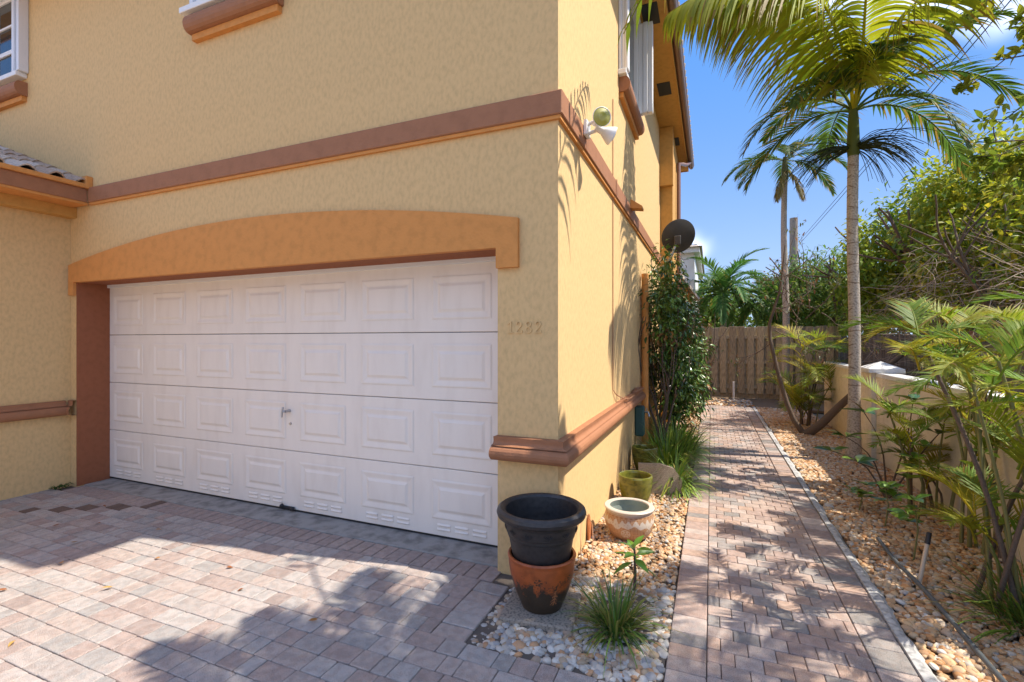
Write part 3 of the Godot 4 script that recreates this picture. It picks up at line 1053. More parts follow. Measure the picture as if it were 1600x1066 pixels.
# ------------------------------------------------------------------ fences, wall, rear house
func build_fences() -> void:
	var Z := -14.0
	var fence := thing("board_fence", "weathered brown wooden board fence across the end of the path", "fence", Vector3(0, 0, Z))
	for layer in 2:
		var x := -1.9 + 0.11 * layer
		while x < 2.9:
			var g := Geo.new()
			var h := 1.87 + rng.randf_range(-0.025, 0.02)
			var zz := 0.035 if layer == 0 else -0.045
			var w := 0.078 if layer == 0 else 0.07
			g.cham(Vector3(-w, 0.12, zz - 0.011), Vector3(w, h, zz + 0.011), 0.003)
			var b := put("board", g, M.fence_wood[rng.randi() % 4], fence)
			b.position.x = x
			b.rotation.z = rng.randf_range(-0.008, 0.008)
			x += 0.22
	for yy in [0.3, 0.95, 1.6]:
		var g := Geo.new()
		g.cham(Vector3(-1.95, yy - 0.045, -0.033), Vector3(2.95, yy + 0.045, 0.023), 0.003)
		put("fence_rail", g, M.fence_wood[1], fence)
	for px in [-0.75, 1.6]:
		var g := Geo.new()
		g.cham(Vector3(px - 0.045, -0.1, -0.03), Vector3(px + 0.045, 1.8, -0.15), 0.004)
		put("post", g, M.fence_wood[3], fence)
	var g3 := Geo.new()
	g3.cham(Vector3(-1.95, 0.0, -0.03), Vector3(2.95, 0.14, 0.0), 0.003)
	put("kick_board", g3, M.fence_wood[3], fence)
	# dark side fence behind the garden wall
	var side := thing("side_fence", "dark grey weathered board fence behind the cream garden wall", "fence", Vector3(3.1, 0, -8))
	var z := 6.0
	while z > -8.0:
		var g := Geo.new()
		var h := 1.62 + rng.randf_range(-0.03, 0.02)
		g.cham(Vector3(-0.012, 0.03, -0.066), Vector3(0.012, h, 0.066), 0.003)
		var b := put("board", g, M.grey_wood[3] if rng.randf() < 0.06 else M.grey_wood[rng.randi() % 3], side)
		b.position = Vector3(rng.randf_range(-0.006, 0.006), 0, z)
		z -= 0.142
	for yy in [0.35, 1.3]:
		var g := Geo.new()
		g.cham(Vector3(0.019, yy - 0.045, -8.05), Vector3(0.06, yy + 0.045, 6.05), 0.003)
		put("fence_rail", g, M.grey_wood[0], side)

func build_garden_wall() -> void:
	var wall := thing("garden_wall", "low cream stucco garden wall with white coping and capped pier", "wall", Vector3(1.95, 0, -7.5))
	var o := -Vector3(1.95, 0, -7.5)
	var g := Geo.new()
	g.box(Vector3(1.95, -0.08, 1.0) + o, Vector3(2.13, 1.045, -7.45) + o)
	g.box(Vector3(1.97, -0.08, -7.83) + o, Vector3(2.13, 1.065, -10.6) + o)
	put("wall_panel", g, M.cream, wall)
	# coping with an uneven edge
	var f := FastNoiseLite.new()
	f.frequency = 3.0
	for seg in [[1.0, -7.449, 1.0452, 1.935, 2.145], [-7.831, -10.6, 1.0652, 1.955, 2.145]]:
		g = Geo.new()
		var prev := []
		for i in 49:
			var z := lerpf(seg[0], seg[1], i / 48.0)
			var e := 0.012 * f.get_noise_1d(z * 2.0)
			var t := 0.045 + 0.006 * f.get_noise_1d(z + 33.0)
			var row := [Vector3(seg[3] + e, seg[2], z) + o, Vector3(seg[3] + e + 0.006, seg[2] + t, z) + o, Vector3(seg[4], seg[2] + t, z) + o, Vector3(seg[4], seg[2], z) + o]
			if i > 0:
				g.quad(prev[0], prev[1], row[1], row[0], Vector3(-1, 0, 0))
				g.quad(prev[1], prev[2], row[2], row[1], Vector3.UP)
				g.quad(prev[2], prev[3], row[3], row[2], Vector3.RIGHT)
				g.quad(prev[3], prev[0], row[0], row[3], Vector3.DOWN)
			prev = row
		put("coping", g, M.cap_white, wall)
	g = Geo.new()
	g.box(Vector3(1.90, -0.08, -7.451) + o, Vector3(2.2, 1.09, -7.829) + o)
	put("pier", g, M.cream, wall)
	g = Geo.new()
	g.cham(Vector3(1.86, 1.0905, -7.40) + o, Vector3(2.24, 1.15, -7.88) + o, 0.008)
	var pk := Vector3(2.05, 1.235, -7.64) + o
	var c := [Vector3(1.87, 1.149, -7.41) + o, Vector3(2.23, 1.149, -7.41) + o, Vector3(2.23, 1.149, -7.87) + o, Vector3(1.87, 1.149, -7.87) + o]
	for i in 4:
		g.flat(c[i], c[(i + 1) % 4], pk, c[i] + c[(i + 1) % 4] - 2 * pk + Vector3(0, 1, 0))
	put("pier_cap", g, M.cap_white, wall)

func build_rear_house() -> void:
	var h := thing("rear_house", "pale neighbouring house with white gutter beyond the board fence", "house", Vector3(-2, 0, -18))
	var g := Geo.new()
	g.box(Vector3(-4, -0.1, -5), Vector3(1.52, 4.25, 1.9))
	put("wall", g, M.white, h)
	g = Geo.new()
	g.cham(Vector3(-4.2, 4.251, -5.2), Vector3(1.68, 4.42, 2.1), 0.01)
	put("gutter", g, M.cap_white, h)
	g = Geo.new()
	var pk := Vector3(-1.2, 5.6, -1.5)
	var c := [Vector3(-4.3, 4.421, 2.2), Vector3(1.75, 4.421, 2.2), Vector3(1.75, 4.421, -5.3), Vector3(-4.3, 4.421, -5.3)]
	for i in 4:
		g.flat(c[i], c[(i + 1) % 4], pk, c[i] + c[(i + 1) % 4] - 2 * pk + Vector3(0, 3, 0))
	put("roof", g, M.tile[1], h)
	g = Geo.new()
	for k in 3:
		g.tube([Vector3(1.55 - k * 0.14, 4.45, 2.0), Vector3(1.40 - k * 0.14, 4.66, 1.5)], [0.085, 0.085], 10)
	put("roof_end_tiles", g, M.aluminium, h)
	# lean-to roof at the rear of the near house
	var p := thing("porch_roof", "low pink tiled porch roof with orange eave behind the leafy shrub", "roof", Vector3(-0.9, 2.5, -12))
	g = Geo.new()
	g.quad(Vector3(-1.2, 0.78, 0.4), Vector3(0.30, 0.52, 0.45), Vector3(0.62, 0.16, -2.0), Vector3(-1.2, 0.42, -2.0), Vector3.UP)
	g.quad(Vector3(-1.2, 0.70, 0.4), Vector3(0.30, 0.44, 0.45), Vector3(0.62, 0.08, -2.0), Vector3(-1.2, 0.34, -2.0), Vector3.DOWN)
	g.quad(Vector3(-1.2, 0.78, 0.4), Vector3(0.30, 0.52, 0.45), Vector3(0.30, 0.44, 0.45), Vector3(-1.2, 0.70, 0.4), Vector3.BACK)
	g.quad(Vector3(0.30, 0.52, 0.45), Vector3(0.62, 0.16, -2.0), Vector3(0.62, 0.08, -2.0), Vector3(0.30, 0.44, 0.45), Vector3.RIGHT)
	put("tiled_slope", g, M.tile[1], p)
	g = Geo.new()
	g.quad(Vector3(-1.2, 0.69, 0.38), Vector3(0.26, 0.43, 0.40), Vector3(0.5, 0.0, -1.8), Vector3(-1.2, 0.2, -1.8), Vector3.DOWN)
	g.box(Vector3(-1.2, -2.6, 0.2), Vector3(0.0, 0.40, -1.6))
	put("porch_wall", g, M.stucco_deep, p)

# ------------------------------------------------------------------ gravel
func pebble_mesh(seed_: int) -> ArrayMesh:
	var s := SphereMesh.new()
	s.radius = 0.5
	s.height = 1.0
	s.radial_segments = 9
	s.rings = 5
	var arr := s.get_mesh_arrays()
	var v: PackedVector3Array = arr[Mesh.ARRAY_VERTEX]
	var f := FastNoiseLite.new()
	f.seed = seed_
	f.frequency = 0.9
	for i in v.size():
		v[i] = v[i] * (1.0 + 0.42 * f.get_noise_3dv(v[i] * 1.6))
	var st := SurfaceTool.new()
	st.begin(Mesh.PRIMITIVE_TRIANGLES)
	st.set_smooth_group(0)
	var idx: PackedInt32Array = arr[Mesh.ARRAY_INDEX]
	var g := Geo.new()
	for t in range(0, idx.size(), 3):
		var a := v[idx[t]]; var b := v[idx[t + 1]]; var c := v[idx[t + 2]]
		if (b - a).cross(c - a).length_squared() > 1e-12:
			g.tri(a, b, c, a.normalized(), b.normalized(), c.normalized())
	return g.mesh()

func bed_height(x: float, z: float, f: FastNoiseLite) -> float:
	return 0.018 * f.get_noise_2d(x, z)

func build_gravel() -> void:
	var f := FastNoiseLite.new()
	f.seed = 9
	f.frequency = 1.1
	var g := Geo.new()
	# bed soils as gently uneven sheets
	g.box(Vector3(-1.136, -0.07, -2.848), Vector3(-0.2, -0.03, -2.135))
	g.box(Vector3(WX + 0.001, -0.07, -12.2), Vector3(-0.2, -0.0299, -2.849))
	structure("gravel_bed", g, M.sand)
	g = Geo.new()
	g.box(Vector3(0.93, -0.07, -12.2), Vector3(1.96, -0.0301, 1.5))
	structure("planting_bed", g, M.sand)
	g = Geo.new()
	g.box(Vector3(-1.5, -0.07, -16.0), Vector3(3.1, -0.015, -12.201))
	structure("yard_ground", g, M.sand)
	var meshes := [pebble_mesh(1), pebble_mesh(2), pebble_mesh(3)]
	var whites := [[0.68, 0.60, 0.49], [0.62, 0.57, 0.50], [0.72, 0.66, 0.57], [0.57, 0.42, 0.27], [0.44, 0.41, 0.38], [0.58, 0.33, 0.17], [0.50, 0.36, 0.25], [0.62, 0.55, 0.46]]
	var tans := [[0.66, 0.40, 0.20], [0.71, 0.49, 0.28], [0.58, 0.29, 0.115], [0.72, 0.57, 0.40], [0.64, 0.41, 0.235], [0.50, 0.25, 0.10], [0.69, 0.45, 0.235], [0.56, 0.42, 0.29]]
	var xf := [[], [], []]
	var cl := [[], [], []]
	# river pebbles in the near corner
	for i in 2300:
		var x := rng.randf_range(-1.125, -0.205)
		var z := rng.randf_range(-3.05, -2.14)
		if x < WX + 0.02 and z < -2.84:
			continue
		var s := rng.randf_range(0.022, 0.050) * (1.35 if rng.randf() < 0.08 else 1.0)
		drop(xf, cl, x, z, s, whites, f, 0.010)
	for i in 11500:
		var z := -2.75 - pow(rng.randf(), 1.25) * 9.4
		var x := rng.randf_range(WX + 0.012, -0.206)
		var s := rng.randf_range(0.018, 0.036)
		drop(xf, cl, x, z, s, tans if rng.randf() < 0.78 else whites, f, 0.008)
	gravel_all(xf, cl, meshes, "pale river pebbles and tan gravel beside the house wall")
	xf = [[], [], []]
	cl = [[], [], []]
	for i in 19500:
		var z := -1.8 - pow(rng.randf(), 1.3) * 10.4
		var x := rng.randf_range(0.925 + 0.02, 1.94)
		var s := rng.randf_range(0.022, 0.048)
		drop(xf, cl, x, z, s, tans if rng.randf() < 0.86 else whites, f, 0.012)
	gravel_all(xf, cl, meshes, "orange tan gravel between path kerb and garden wall")
	# coarse stones heaped by the board fence
	xf = [[], [], []]
	cl = [[], [], []]
	for i in 700:
		var a := rng.randf()
		var x := rng.randf_range(-0.85, 0.9)
		var z := rng.randf_range(-13.6, -12.25)
		drop(xf, cl, x, z, rng.randf_range(0.03, 0.08), whites if a < 0.5 else tans, f, 0.03)
	gravel_all(xf, cl, meshes, "coarse pale stones at the foot of the board fence")

func drop(xf: Array, cl: Array, x: float, z: float, s: float, pal: Array, f: FastNoiseLite, lift: float) -> void:
	var k := rng.randi() % 3
	var b := Basis.from_euler(Vector3(rng.randf_range(-0.5, 0.5), rng.randf() * TAU, rng.randf_range(-0.5, 0.5)))
	b = b * Basis.from_scale(Vector3(s * rng.randf_range(0.9, 1.4), s * rng.randf_range(0.5, 0.8), s))
	xf[k].append(Transform3D(b, Vector3(x, -0.022 + bed_height(x, z, f) + rng.randf() * lift, z)))
	var c: Array = pal[rng.randi() % pal.size()]
	var v := rng.randf_range(0.8, 1.12)
	cl[k].append(Color(minf(c[0] * v, 0.8), minf(c[1] * v, 0.78), minf(c[2] * v, 0.74)))

func gravel_all(xf: Array, cl: Array, meshes: Array, label: String) -> void:
	var root := Node3D.new()
	root.name = numbered("gravel")
	add_child(root)
	tag(root, label, "gravel")
	root.set_meta("kind", "stuff")
	for k in 3:
		var o := scatter("pebbles", meshes[k], xf[k], cl[k], M.pebble, root)
		o.set_meta("kind", "stuff")

# ------------------------------------------------------------------ palms
func vary(c: Color, k := 0.18) -> Color:
	var v := 1.0 + rng.randf_range(-k, k)
	var y := rng.randf_range(-0.12, 0.12)
	return Color(clampf(c.r * v * (1.0 + y), 0, 1), clampf(c.g * v, 0, 1), clampf(c.b * v, 0, 1))

func blade(g: Geo, p: Vector3, dir: Vector3, side: Vector3, length: float, width: float, hang: float, segs: int, col: Color, tip := Color(-1, 0, 0)) -> void:
	var d := dir.normalized()
	var prof := [0.55, 1.0, 0.9, 0.62, 0.34, 0.0]
	var prev_l := p - side * width * 0.25
	var prev_r := p + side * width * 0.25
	var q := p
	for i in segs:
		q += d * (length / segs)
		d = (d + Vector3(0, -hang, 0)).normalized()
		var s := (side - d * side.dot(d)).normalized()
		var t := float(i + 1) / segs
		var w: float = width * 0.5 * lerpf(prof[int(t * 4.999)], prof[mini(int(t * 4.999) + 1, 5)], fmod(t * 4.999, 1.0))
		if i == segs - 1:
			w = 0.0005
		var l := q - s * w
		var r := q + s * w
		g.col = col if tip.r < 0 or t < 0.7 else tip
		var up := s.cross(d)
		if up.y < 0:
			up = -up
		g.quad(prev_l, prev_r, r, l, up)
		prev_l = l
		prev_r = r

func curve(from: Vector3, az: float, el: float, length: float, droop: float, n := 12) -> Array:
	var d := Vector3(cos(az) * cos(el), sin(el), sin(az) * cos(el))
	var pts := [from]
	for i in n:
		pts.append(pts[-1] + d * (length / n))
		d = (d + Vector3(0, -droop / n, 0)).normalized()
	return pts

func smooth(ctrl: Array, n := 14) -> Array:
	var c := Curve3D.new()
	for i in ctrl.size():
		var t: Vector3 = (ctrl[mini(i + 1, ctrl.size() - 1)] - ctrl[maxi(i - 1, 0)]) / 6.0
		c.add_point(ctrl[i], -t, t)
	var out := []
	for i in n + 1:
		out.append(c.sample_baked(c.get_baked_length() * i / n))
	return out

# one feather leaf along the points of its midrib
func frond(parent: Node, pts: Array, per_side: int, llen: float, lwidth: float, hang: float, angle: float, col: Color, start := 0.12, vee := 0.25, rib := 0.016, dry := 0.0, segs := 5) -> void:
	var g := Geo.new()
	g.col = Color(col.r * 1.5, col.g * 1.25, col.b)
	var rad := []
	for i in pts.size():
		rad.append(lerpf(rib, rib * 0.2, float(i) / (pts.size() - 1)))
	g.tube(pts, rad, 5, false)
	var n := pts.size() - 1
	for i in per_side:
		var t := start + (1.0 - start) * (i + 0.5) / per_side
		var k := mini(int(t * n), n - 1)
		var fr := t * n - k
		var p: Vector3 = pts[k].lerp(pts[k + 1], fr)
		var tan: Vector3 = (pts[k + 1] - pts[k]).normalized()
		var right := tan.cross(Vector3.UP).normalized()
		if right.length() < 0.1:
			right = Vector3.RIGHT
		var up := right.cross(tan).normalized()
		var size := sin(PI * clampf(0.18 + t * 0.74, 0, 1))
		for sg in [-1.0, 1.0]:
			var a := angle * lerpf(1.0, 0.55, t) + rng.randf_range(-0.09, 0.09)
			var d: Vector3 = right * sg * sin(a) + tan * cos(a) + up * (vee + rng.randf_range(-0.1, 0.1))
			var c := vary(col)
			var tip := Color(-1, 0, 0)
			if rng.randf() < dry:
				c = Color(0.30, 0.20, 0.04)
			elif rng.randf() < 0.25 + dry:
				tip = Color(0.28, 0.19, 0.03)
			blade(g, p, d, tan, llen * size * rng.randf_range(0.88, 1.1), lwidth, hang * 5.0 / segs, segs, c, tip)
	put("frond", g, M.frond, parent)

func ringed_trunk(parent: Node, pts: Array, r0: float, r1: float, rings: bool, gap := 0.12) -> void:
	var g := Geo.new()
	var rad := []
	for i in pts.size():
		var t := float(i) / (pts.size() - 1)
		rad.append(lerpf(r0, r1, t) + (r0 * 0.55 * exp(-t * 14.0)))
	g.tube(pts, rad, 16)
	put("trunk", g, M.palm_trunk, parent)
	if rings:
		var c := Curve3D.new()
		for p in pts:
			c.add_point(p)
		var L := c.get_baked_length()
		var s := 0.35
		while s < L - 0.05:
			var p := c.sample_baked(s)
			var q := c.sample_baked(s + 0.012)
			var r := lerpf(r0, r1, s / L) + 0.0018
			g = Geo.new()
			var a := rng.randf_range(-0.006, 0.006)
			g.tube([p, q + Vector3(a, 0, a)], [r, r], 16, false)
			put("leaf_scar", g, M.ring, parent)
			s += gap * rng.randf_range(0.7, 1.35) * lerpf(1.15, 0.75, s / L)

func build_palms() -> void:
	# palm beside the path, right of the frame: its leaves hang in at the top and shade the driveway
	var A := thing("near_palm", "few green palm leaf tips hanging in at the top edge before the side wall", "palm", Vector3(2.62, 0, -1.9))
	var o := -Vector3(2.62, 0, -1.9)
	var C := Vector3(2.35, 4.35, -2.15)
	var tr := smooth([Vector3(2.62, -0.05, -1.9) + o, Vector3(2.55, 1.6, -1.95) + o, Vector3(2.42, 2.8, -2.05) + o, C + Vector3(0, -0.75, 0.02) + o], 16)
	ringed_trunk(A, tr, 0.10, 0.08, true)
	var g := Geo.new()
	g.col = Color(0.10, 0.17, 0.03)
	g.tube([C + Vector3(0, -0.78, 0.02) + o, C + Vector3(0, -0.35, 0.0) + o, C + Vector3(0, 0.1, 0) + o], [0.095, 0.085, 0.03], 14)
	put("crownshaft", g, M.leaf, A)
	var lime := Color(0.34, 0.36, 0.02)
	# one long leaf reaching over the path to the house corner
	frond(A, smooth([C + o, Vector3(1.5, 4.95, -2.6) + o, Vector3(0.6, 4.75, -3.1) + o, Vector3(0.0, 4.42, -3.4) + o, Vector3(-0.42, 4.08, -3.6) + o, Vector3(-0.62, 3.85, -3.72) + o], 18), 12, 0.72, 0.034, 0.55, 0.95, Color(0.16, 0.24, 0.02), 0.5, 0.0, 0.018)
	for k in 22:
		frond(A, curve(C + o, k * 2.399, rng.randf_range(0.05, 1.0), rng.randf_range(1.6, 2.05), rng.randf_range(1.1, 1.7)), 34, 0.58, 0.044, 0.22, 0.95, Color(0.11, 0.17, 0.02), 0.16, 0.15, 0.018)

	# ringed palm in the right bed
	var B := thing("ringed_palm", "tall palm with pale ringed trunk standing in the gravel before the garden wall", "palm", Vector3(1.66, 0, -7.25))
	ringed_trunk(B, smooth([Vector3(0, -0.05, 0), Vector3(0.015, 1.5, 0), Vector3(-0.01, 2.9, 0.0), Vector3(0.0, 3.85, 0)], 16), 0.068, 0.06, true, 0.15)
	g = Geo.new()
	g.col = Color(0.17, 0.20, 0.035)
	g.tube([Vector3(0, 3.83, 0), Vector3(0, 3.95, 0), Vector3(0, 4.3, 0), Vector3(0, 4.55, 0)], [0.062, 0.072, 0.058, 0.035], 14)
	put("crownshaft", g, M.leaf, B)
	var top := Vector3(0, 4.4, 0)
	var dark := Color(0.085, 0.15, 0.022)
	# spread seen from the path: az -PI/2 is away, 0 is to the right
	var spec := [[0.1, 0.75, 1.95, 2.3], [-0.35, 0.35, 1.8, 2.2], [0.75, 0.25, 1.6, 2.4], [2.75, 0.55, 1.7, 2.2], [3.4, 0.3, 1.6, 2.1], [2.2, 0.6, 1.6, 1.9], [-1.6, 0.7, 1.6, 1.8], [1.5, 0.8, 1.5, 1.9], [0.3, 1.1, 1.7, 1.9], [4.0, 0.9, 1.6, 1.9]]
	for s in spec:
		var d := 0.12 if rng.randf() < 0.4 else 0.03
		frond(B, curve(top, s[0], s[1], s[2], s[3]), 44, 0.52, 0.032, 0.14, 0.95, vary(dark, 0.2), 0.14, 0.2, 0.016, d)
	# the long leaf that arches towards the viewer with hanging leaflets
	var ob := -Vector3(1.66, 0, -7.25)
	frond(B, smooth([top, Vector3(1.52, 4.75, -6.85) + ob, Vector3(1.15, 5.16, -6.15) + ob, Vector3(0.70, 5.42, -5.85) + ob, Vector3(0.15, 5.44, -5.72) + ob, Vector3(-0.45, 5.22, -5.72) + ob], 24), 84, 1.18, 0.040, 0.34, 1.0, lime, 0.10, -0.75, 0.024, 0.03, 8)
	frond(B, smooth([top, Vector3(1.75, 4.8, -6.8) + ob, Vector3(1.95, 5.0, -6.2) + ob, Vector3(2.25, 5.1, -5.7) + ob, Vector3(2.6, 4.9, -5.4) + ob], 20), 60, 0.92, 0.038, 0.34, 1.0, lime, 0.10, -0.5, 0.022, 0.03, 8)
	frond(B, smooth([top, Vector3(1.30, 4.95, -6.9) + ob, Vector3(0.85, 5.45, -6.35) + ob, Vector3(0.35, 5.55, -6.1) + ob, Vector3(-0.2, 5.35, -5.95) + ob], 22), 70, 1.10, 0.040, 0.34, 1.0, Color(0.27, 0.33, 0.02), 0.12, -0.6, 0.022, 0.03, 8)
	frond(B, smooth([top, Vector3(1.62, 4.85, -6.7) + ob, Vector3(1.50, 5.25, -6.0) + ob, Vector3(1.45, 5.3, -5.4) + ob, Vector3(1.40, 5.05, -4.9) + ob], 22), 64, 0.95, 0.038, 0.34, 1.0, lime, 0.12, -0.5, 0.022, 0.03, 8)
	# fruit stalks: bundles of thin drooping green strings under the crown
	for k in 5:
		g = Geo.new()
		g.col = Color(0.06, 0.08, 0.025)
		var az := [0.15, 2.7, 3.5, 0.8, -0.6][k] as float
		for j in 24:
			var st := Vector3(0, 3.92, 0)
			var a2 := az + rng.randf_range(-0.5, 0.5)
			var pts := curve(st, a2, rng.randf_range(-0.1, 0.55), rng.randf_range(0.55, 0.9), rng.randf_range(1.1, 2.0), 7)
			g.tube(pts, [0.007, 0.006, 0.005, 0.005, 0.004, 0.004, 0.003, 0.003], 4, false)
		put("fruit_stalks", g, M.leaf, B)

	# slimmer palm further back
	var E2 := thing("slender_palm", "slender palm with small drooping crown rising near the board fence", "palm", Vector3(1.63, 0, -13.1))
	ringed_trunk(E2, smooth([Vector3(0, -0.05, 0), Vector3(0.03, 2.0, 0), Vector3(-0.02, 4.0, 0), Vector3(0.0, 5.4, 0)], 14), 0.085, 0.06, false)
	g = Geo.new()
	g.col = Color(0.14, 0.14, 0.04)
	g.tube([Vector3(0, 5.35, 0), Vector3(0, 5.6, 0), Vector3(0, 5.9, 0)], [0.07, 0.075, 0.04], 10)
	put("crownshaft", g, M.leaf, E2)
	for s in [[3.1, 0.55, 1.35, 1.9], [2.6, 0.2, 1.3, 1.8], [0.0, 0.5, 1.35, 1.9], [-0.4, 0.1, 1.3, 1.7], [0.5, 0.8, 1.3, 1.9], [1.6, 0.6, 1.2, 2.0], [3.7, 0.7, 1.2, 1.8], [-1.5, 0.6, 1.2, 1.8]]:
		frond(E2, curve(Vector3(0, 5.8, 0), s[0], s[1], s[2] * 1.15, s[3]), 38, 0.50, 0.034, 0.18, 0.9, vary(Color(0.08, 0.14, 0.035), 0.2), 0.14, 0.2, 0.014, 0.06)
	for k in 2:
		frond(E2, curve(Vector3(0.02, 5.55, 0.05), 0.9 + k * 1.2, -0.6, 0.95, 1.6), 22, 0.4, 0.04, 0.3, 0.6, Color(0.24, 0.18, 0.05), 0.1, 0.0, 0.012, 0.5)

	# bushy palms behind the board fence
	var spots := [[0.35, -16.6, 3.3, "dark bushy palm arching behind the left end of the board fence"], [1.75, -18.0, 3.1, "lower bushy palm behind the middle of the board fence"]]
	for s in spots:
		var F := thing("bushy_palm", s[3], "palm", Vector3(s[0], 0, s[1]), "palms behind the board fence")
		ringed_trunk(F, [Vector3(0, -0.05, 0), Vector3(0.02, 1.2, 0), Vector3(0, s[2] - 0.4, 0)], 0.11, 0.09, false)
		for k in 24:
			var az := k * 2.399
			var el := lerpf(1.3, -0.1, k / 23.0)
			frond(F, curve(Vector3(0, s[2] - 0.3, 0), az, el, rng.randf_range(1.6, 2.0), rng.randf_range(1.7, 2.3)), 30, 0.46, 0.05, 0.16, 0.9, vary(Color(0.08, 0.17, 0.03), 0.25), 0.12, 0.35, 0.018)

# ------------------------------------------------------------------ broad leaves
func leaf_mesh(length: float, width: float, bend := 0.25, segs := 4) -> ArrayMesh:
	var g := Geo.new()
	g.col = Color.WHITE
	var prev := []
	for i in segs + 1:
		var t := float(i) / segs
		var w := width * 0.5 * sin(PI * pow(t, 0.8)) + 0.0004
		var y := -bend * length * t * t
		var row := [Vector3(-w, y + w * 0.35, length * t), Vector3(0, y, length * t), Vector3(w, y + w * 0.35, length * t)]
		if i > 0:
			g.quad(prev[0], prev[1], row[1], row[0], Vector3.UP)
			g.quad(prev[1], prev[2], row[2], row[1], Vector3.UP)
		prev = row
	return g.mesh()

func facing(dir: Vector3, roll := 0.0) -> Basis:      # local z along dir, local y as upright as it goes
	var z := dir.normalized()
	var x := Vector3.UP.cross(z)
	if x.length() < 0.05:
		x = Vector3.RIGHT
	x = x.normalized()
	var y := z.cross(x)
	return Basis(x, y, z) * Basis(Vector3(0, 0, 1), roll)

func rand_dir() -> Vector3:
	var z := rng.randf_range(-1, 1)
	var a := rng.randf() * TAU
	var r := sqrt(1.0 - z * z)
	return Vector3(r * cos(a), z, r * sin(a))

# leaves in clumps through a set of ellipsoids, denser towards their skins
func clumps(blobs: Array, n_clumps: int, per: int, clump_r: float, size: Vector2, pal: Array, hang := 0.2) -> Array:
	var xf := []
	var cl := []
	var vol := 0.0
	for b in blobs:
		vol += b[1].x * b[1].y * b[1].z
	for b in blobs:
		var n := int(n_clumps * b[1].x * b[1].y * b[1].z / vol) + 1
		for i in n:
			var r := pow(rng.randf(), 0.45)
			var c: Vector3 = b[0] + rand_dir() * r * b[1]
			var tone: Color = pal[rng.randi() % pal.size()]
			for k in per:
				var off := rand_dir() * clump_r * pow(rng.randf(), 0.5)
				var d := off.normalized() + Vector3(0, -hang, 0) + rand_dir() * 0.4
				var s := rng.randf_range(size.x, size.y)
				xf.append(Transform3D(facing(d, rng.randf_range(-0.7, 0.7)) * Basis.from_scale(Vector3(s, s, s)), c + off))
				cl.append(vary(tone, 0.22))
	return [xf, cl]

# a branching skeleton: returns the tips; draws into g
func limbs(g: Geo, from: Vector3, dir: Vector3, length: float, r: float, depth: int, spread: float, tips: Array, up := 0.15) -> void:
	var pts := [from]
	var d := dir.normalized()
	var rad := [r]
	var n := 4
	for i in n:
		d = (d + rand_dir() * 0.16 + Vector3(0, up * 0.3, 0)).normalized()
		pts.append(pts[-1] + d * length / n)
		rad.append(lerpf(r, r * 0.62, float(i + 1) / n))
	g.tube(pts, rad, 6 if r > 0.012 else 4, false)
	if depth == 0:
		tips.append(pts[-1])
		tips.append(pts[2])
		return
	var kids := 3 if rng.randf() < 0.6 else 2
	for k in kids:
		var nd := (d + rand_dir() * spread + Vector3(0, up, 0)).normalized()
		limbs(g, pts[-1 if k < 2 else 3], nd, length * rng.randf_range(0.6, 0.85), r * 0.6, depth - 1, spread, tips, up)

func tree(called: String, label: String, at: Vector3, height: float, r: float, blobs: Array, n_clumps: int, per: int, clump_r: float, leaf: ArrayMesh, size: Vector2, pal: Array, group := "", bark: Material = null) -> Node3D:
	var t := thing(called, label, "tree", at, group)
	var g := Geo.new()
	var tips := []
	g.tube(smooth([Vector3(0, -0.1, 0), Vector3(rng.randf_range(-0.1, 0.1), height * 0.25, rng.randf_range(-0.1, 0.1)), Vector3(0, height * 0.45, 0)], 6), [r * 1.3, r * 1.1, r, r * 0.95, r * 0.9, r * 0.85, r * 0.8], 10)
	for k in 5:
		var a := TAU * k / 5.0 + rng.randf()
		limbs(g, Vector3(0, height * rng.randf_range(0.3, 0.45), 0), Vector3(cos(a), 0.9, sin(a)), height * 0.28, r * 0.55, 2, 0.7, tips)
	put("trunk", g, bark if bark else M.bark_dark, t)
	var c := clumps(blobs, n_clumps, per, clump_r, size, pal)
	scatter("crown", leaf, c[0], c[1], M.leaf, t)
	return t

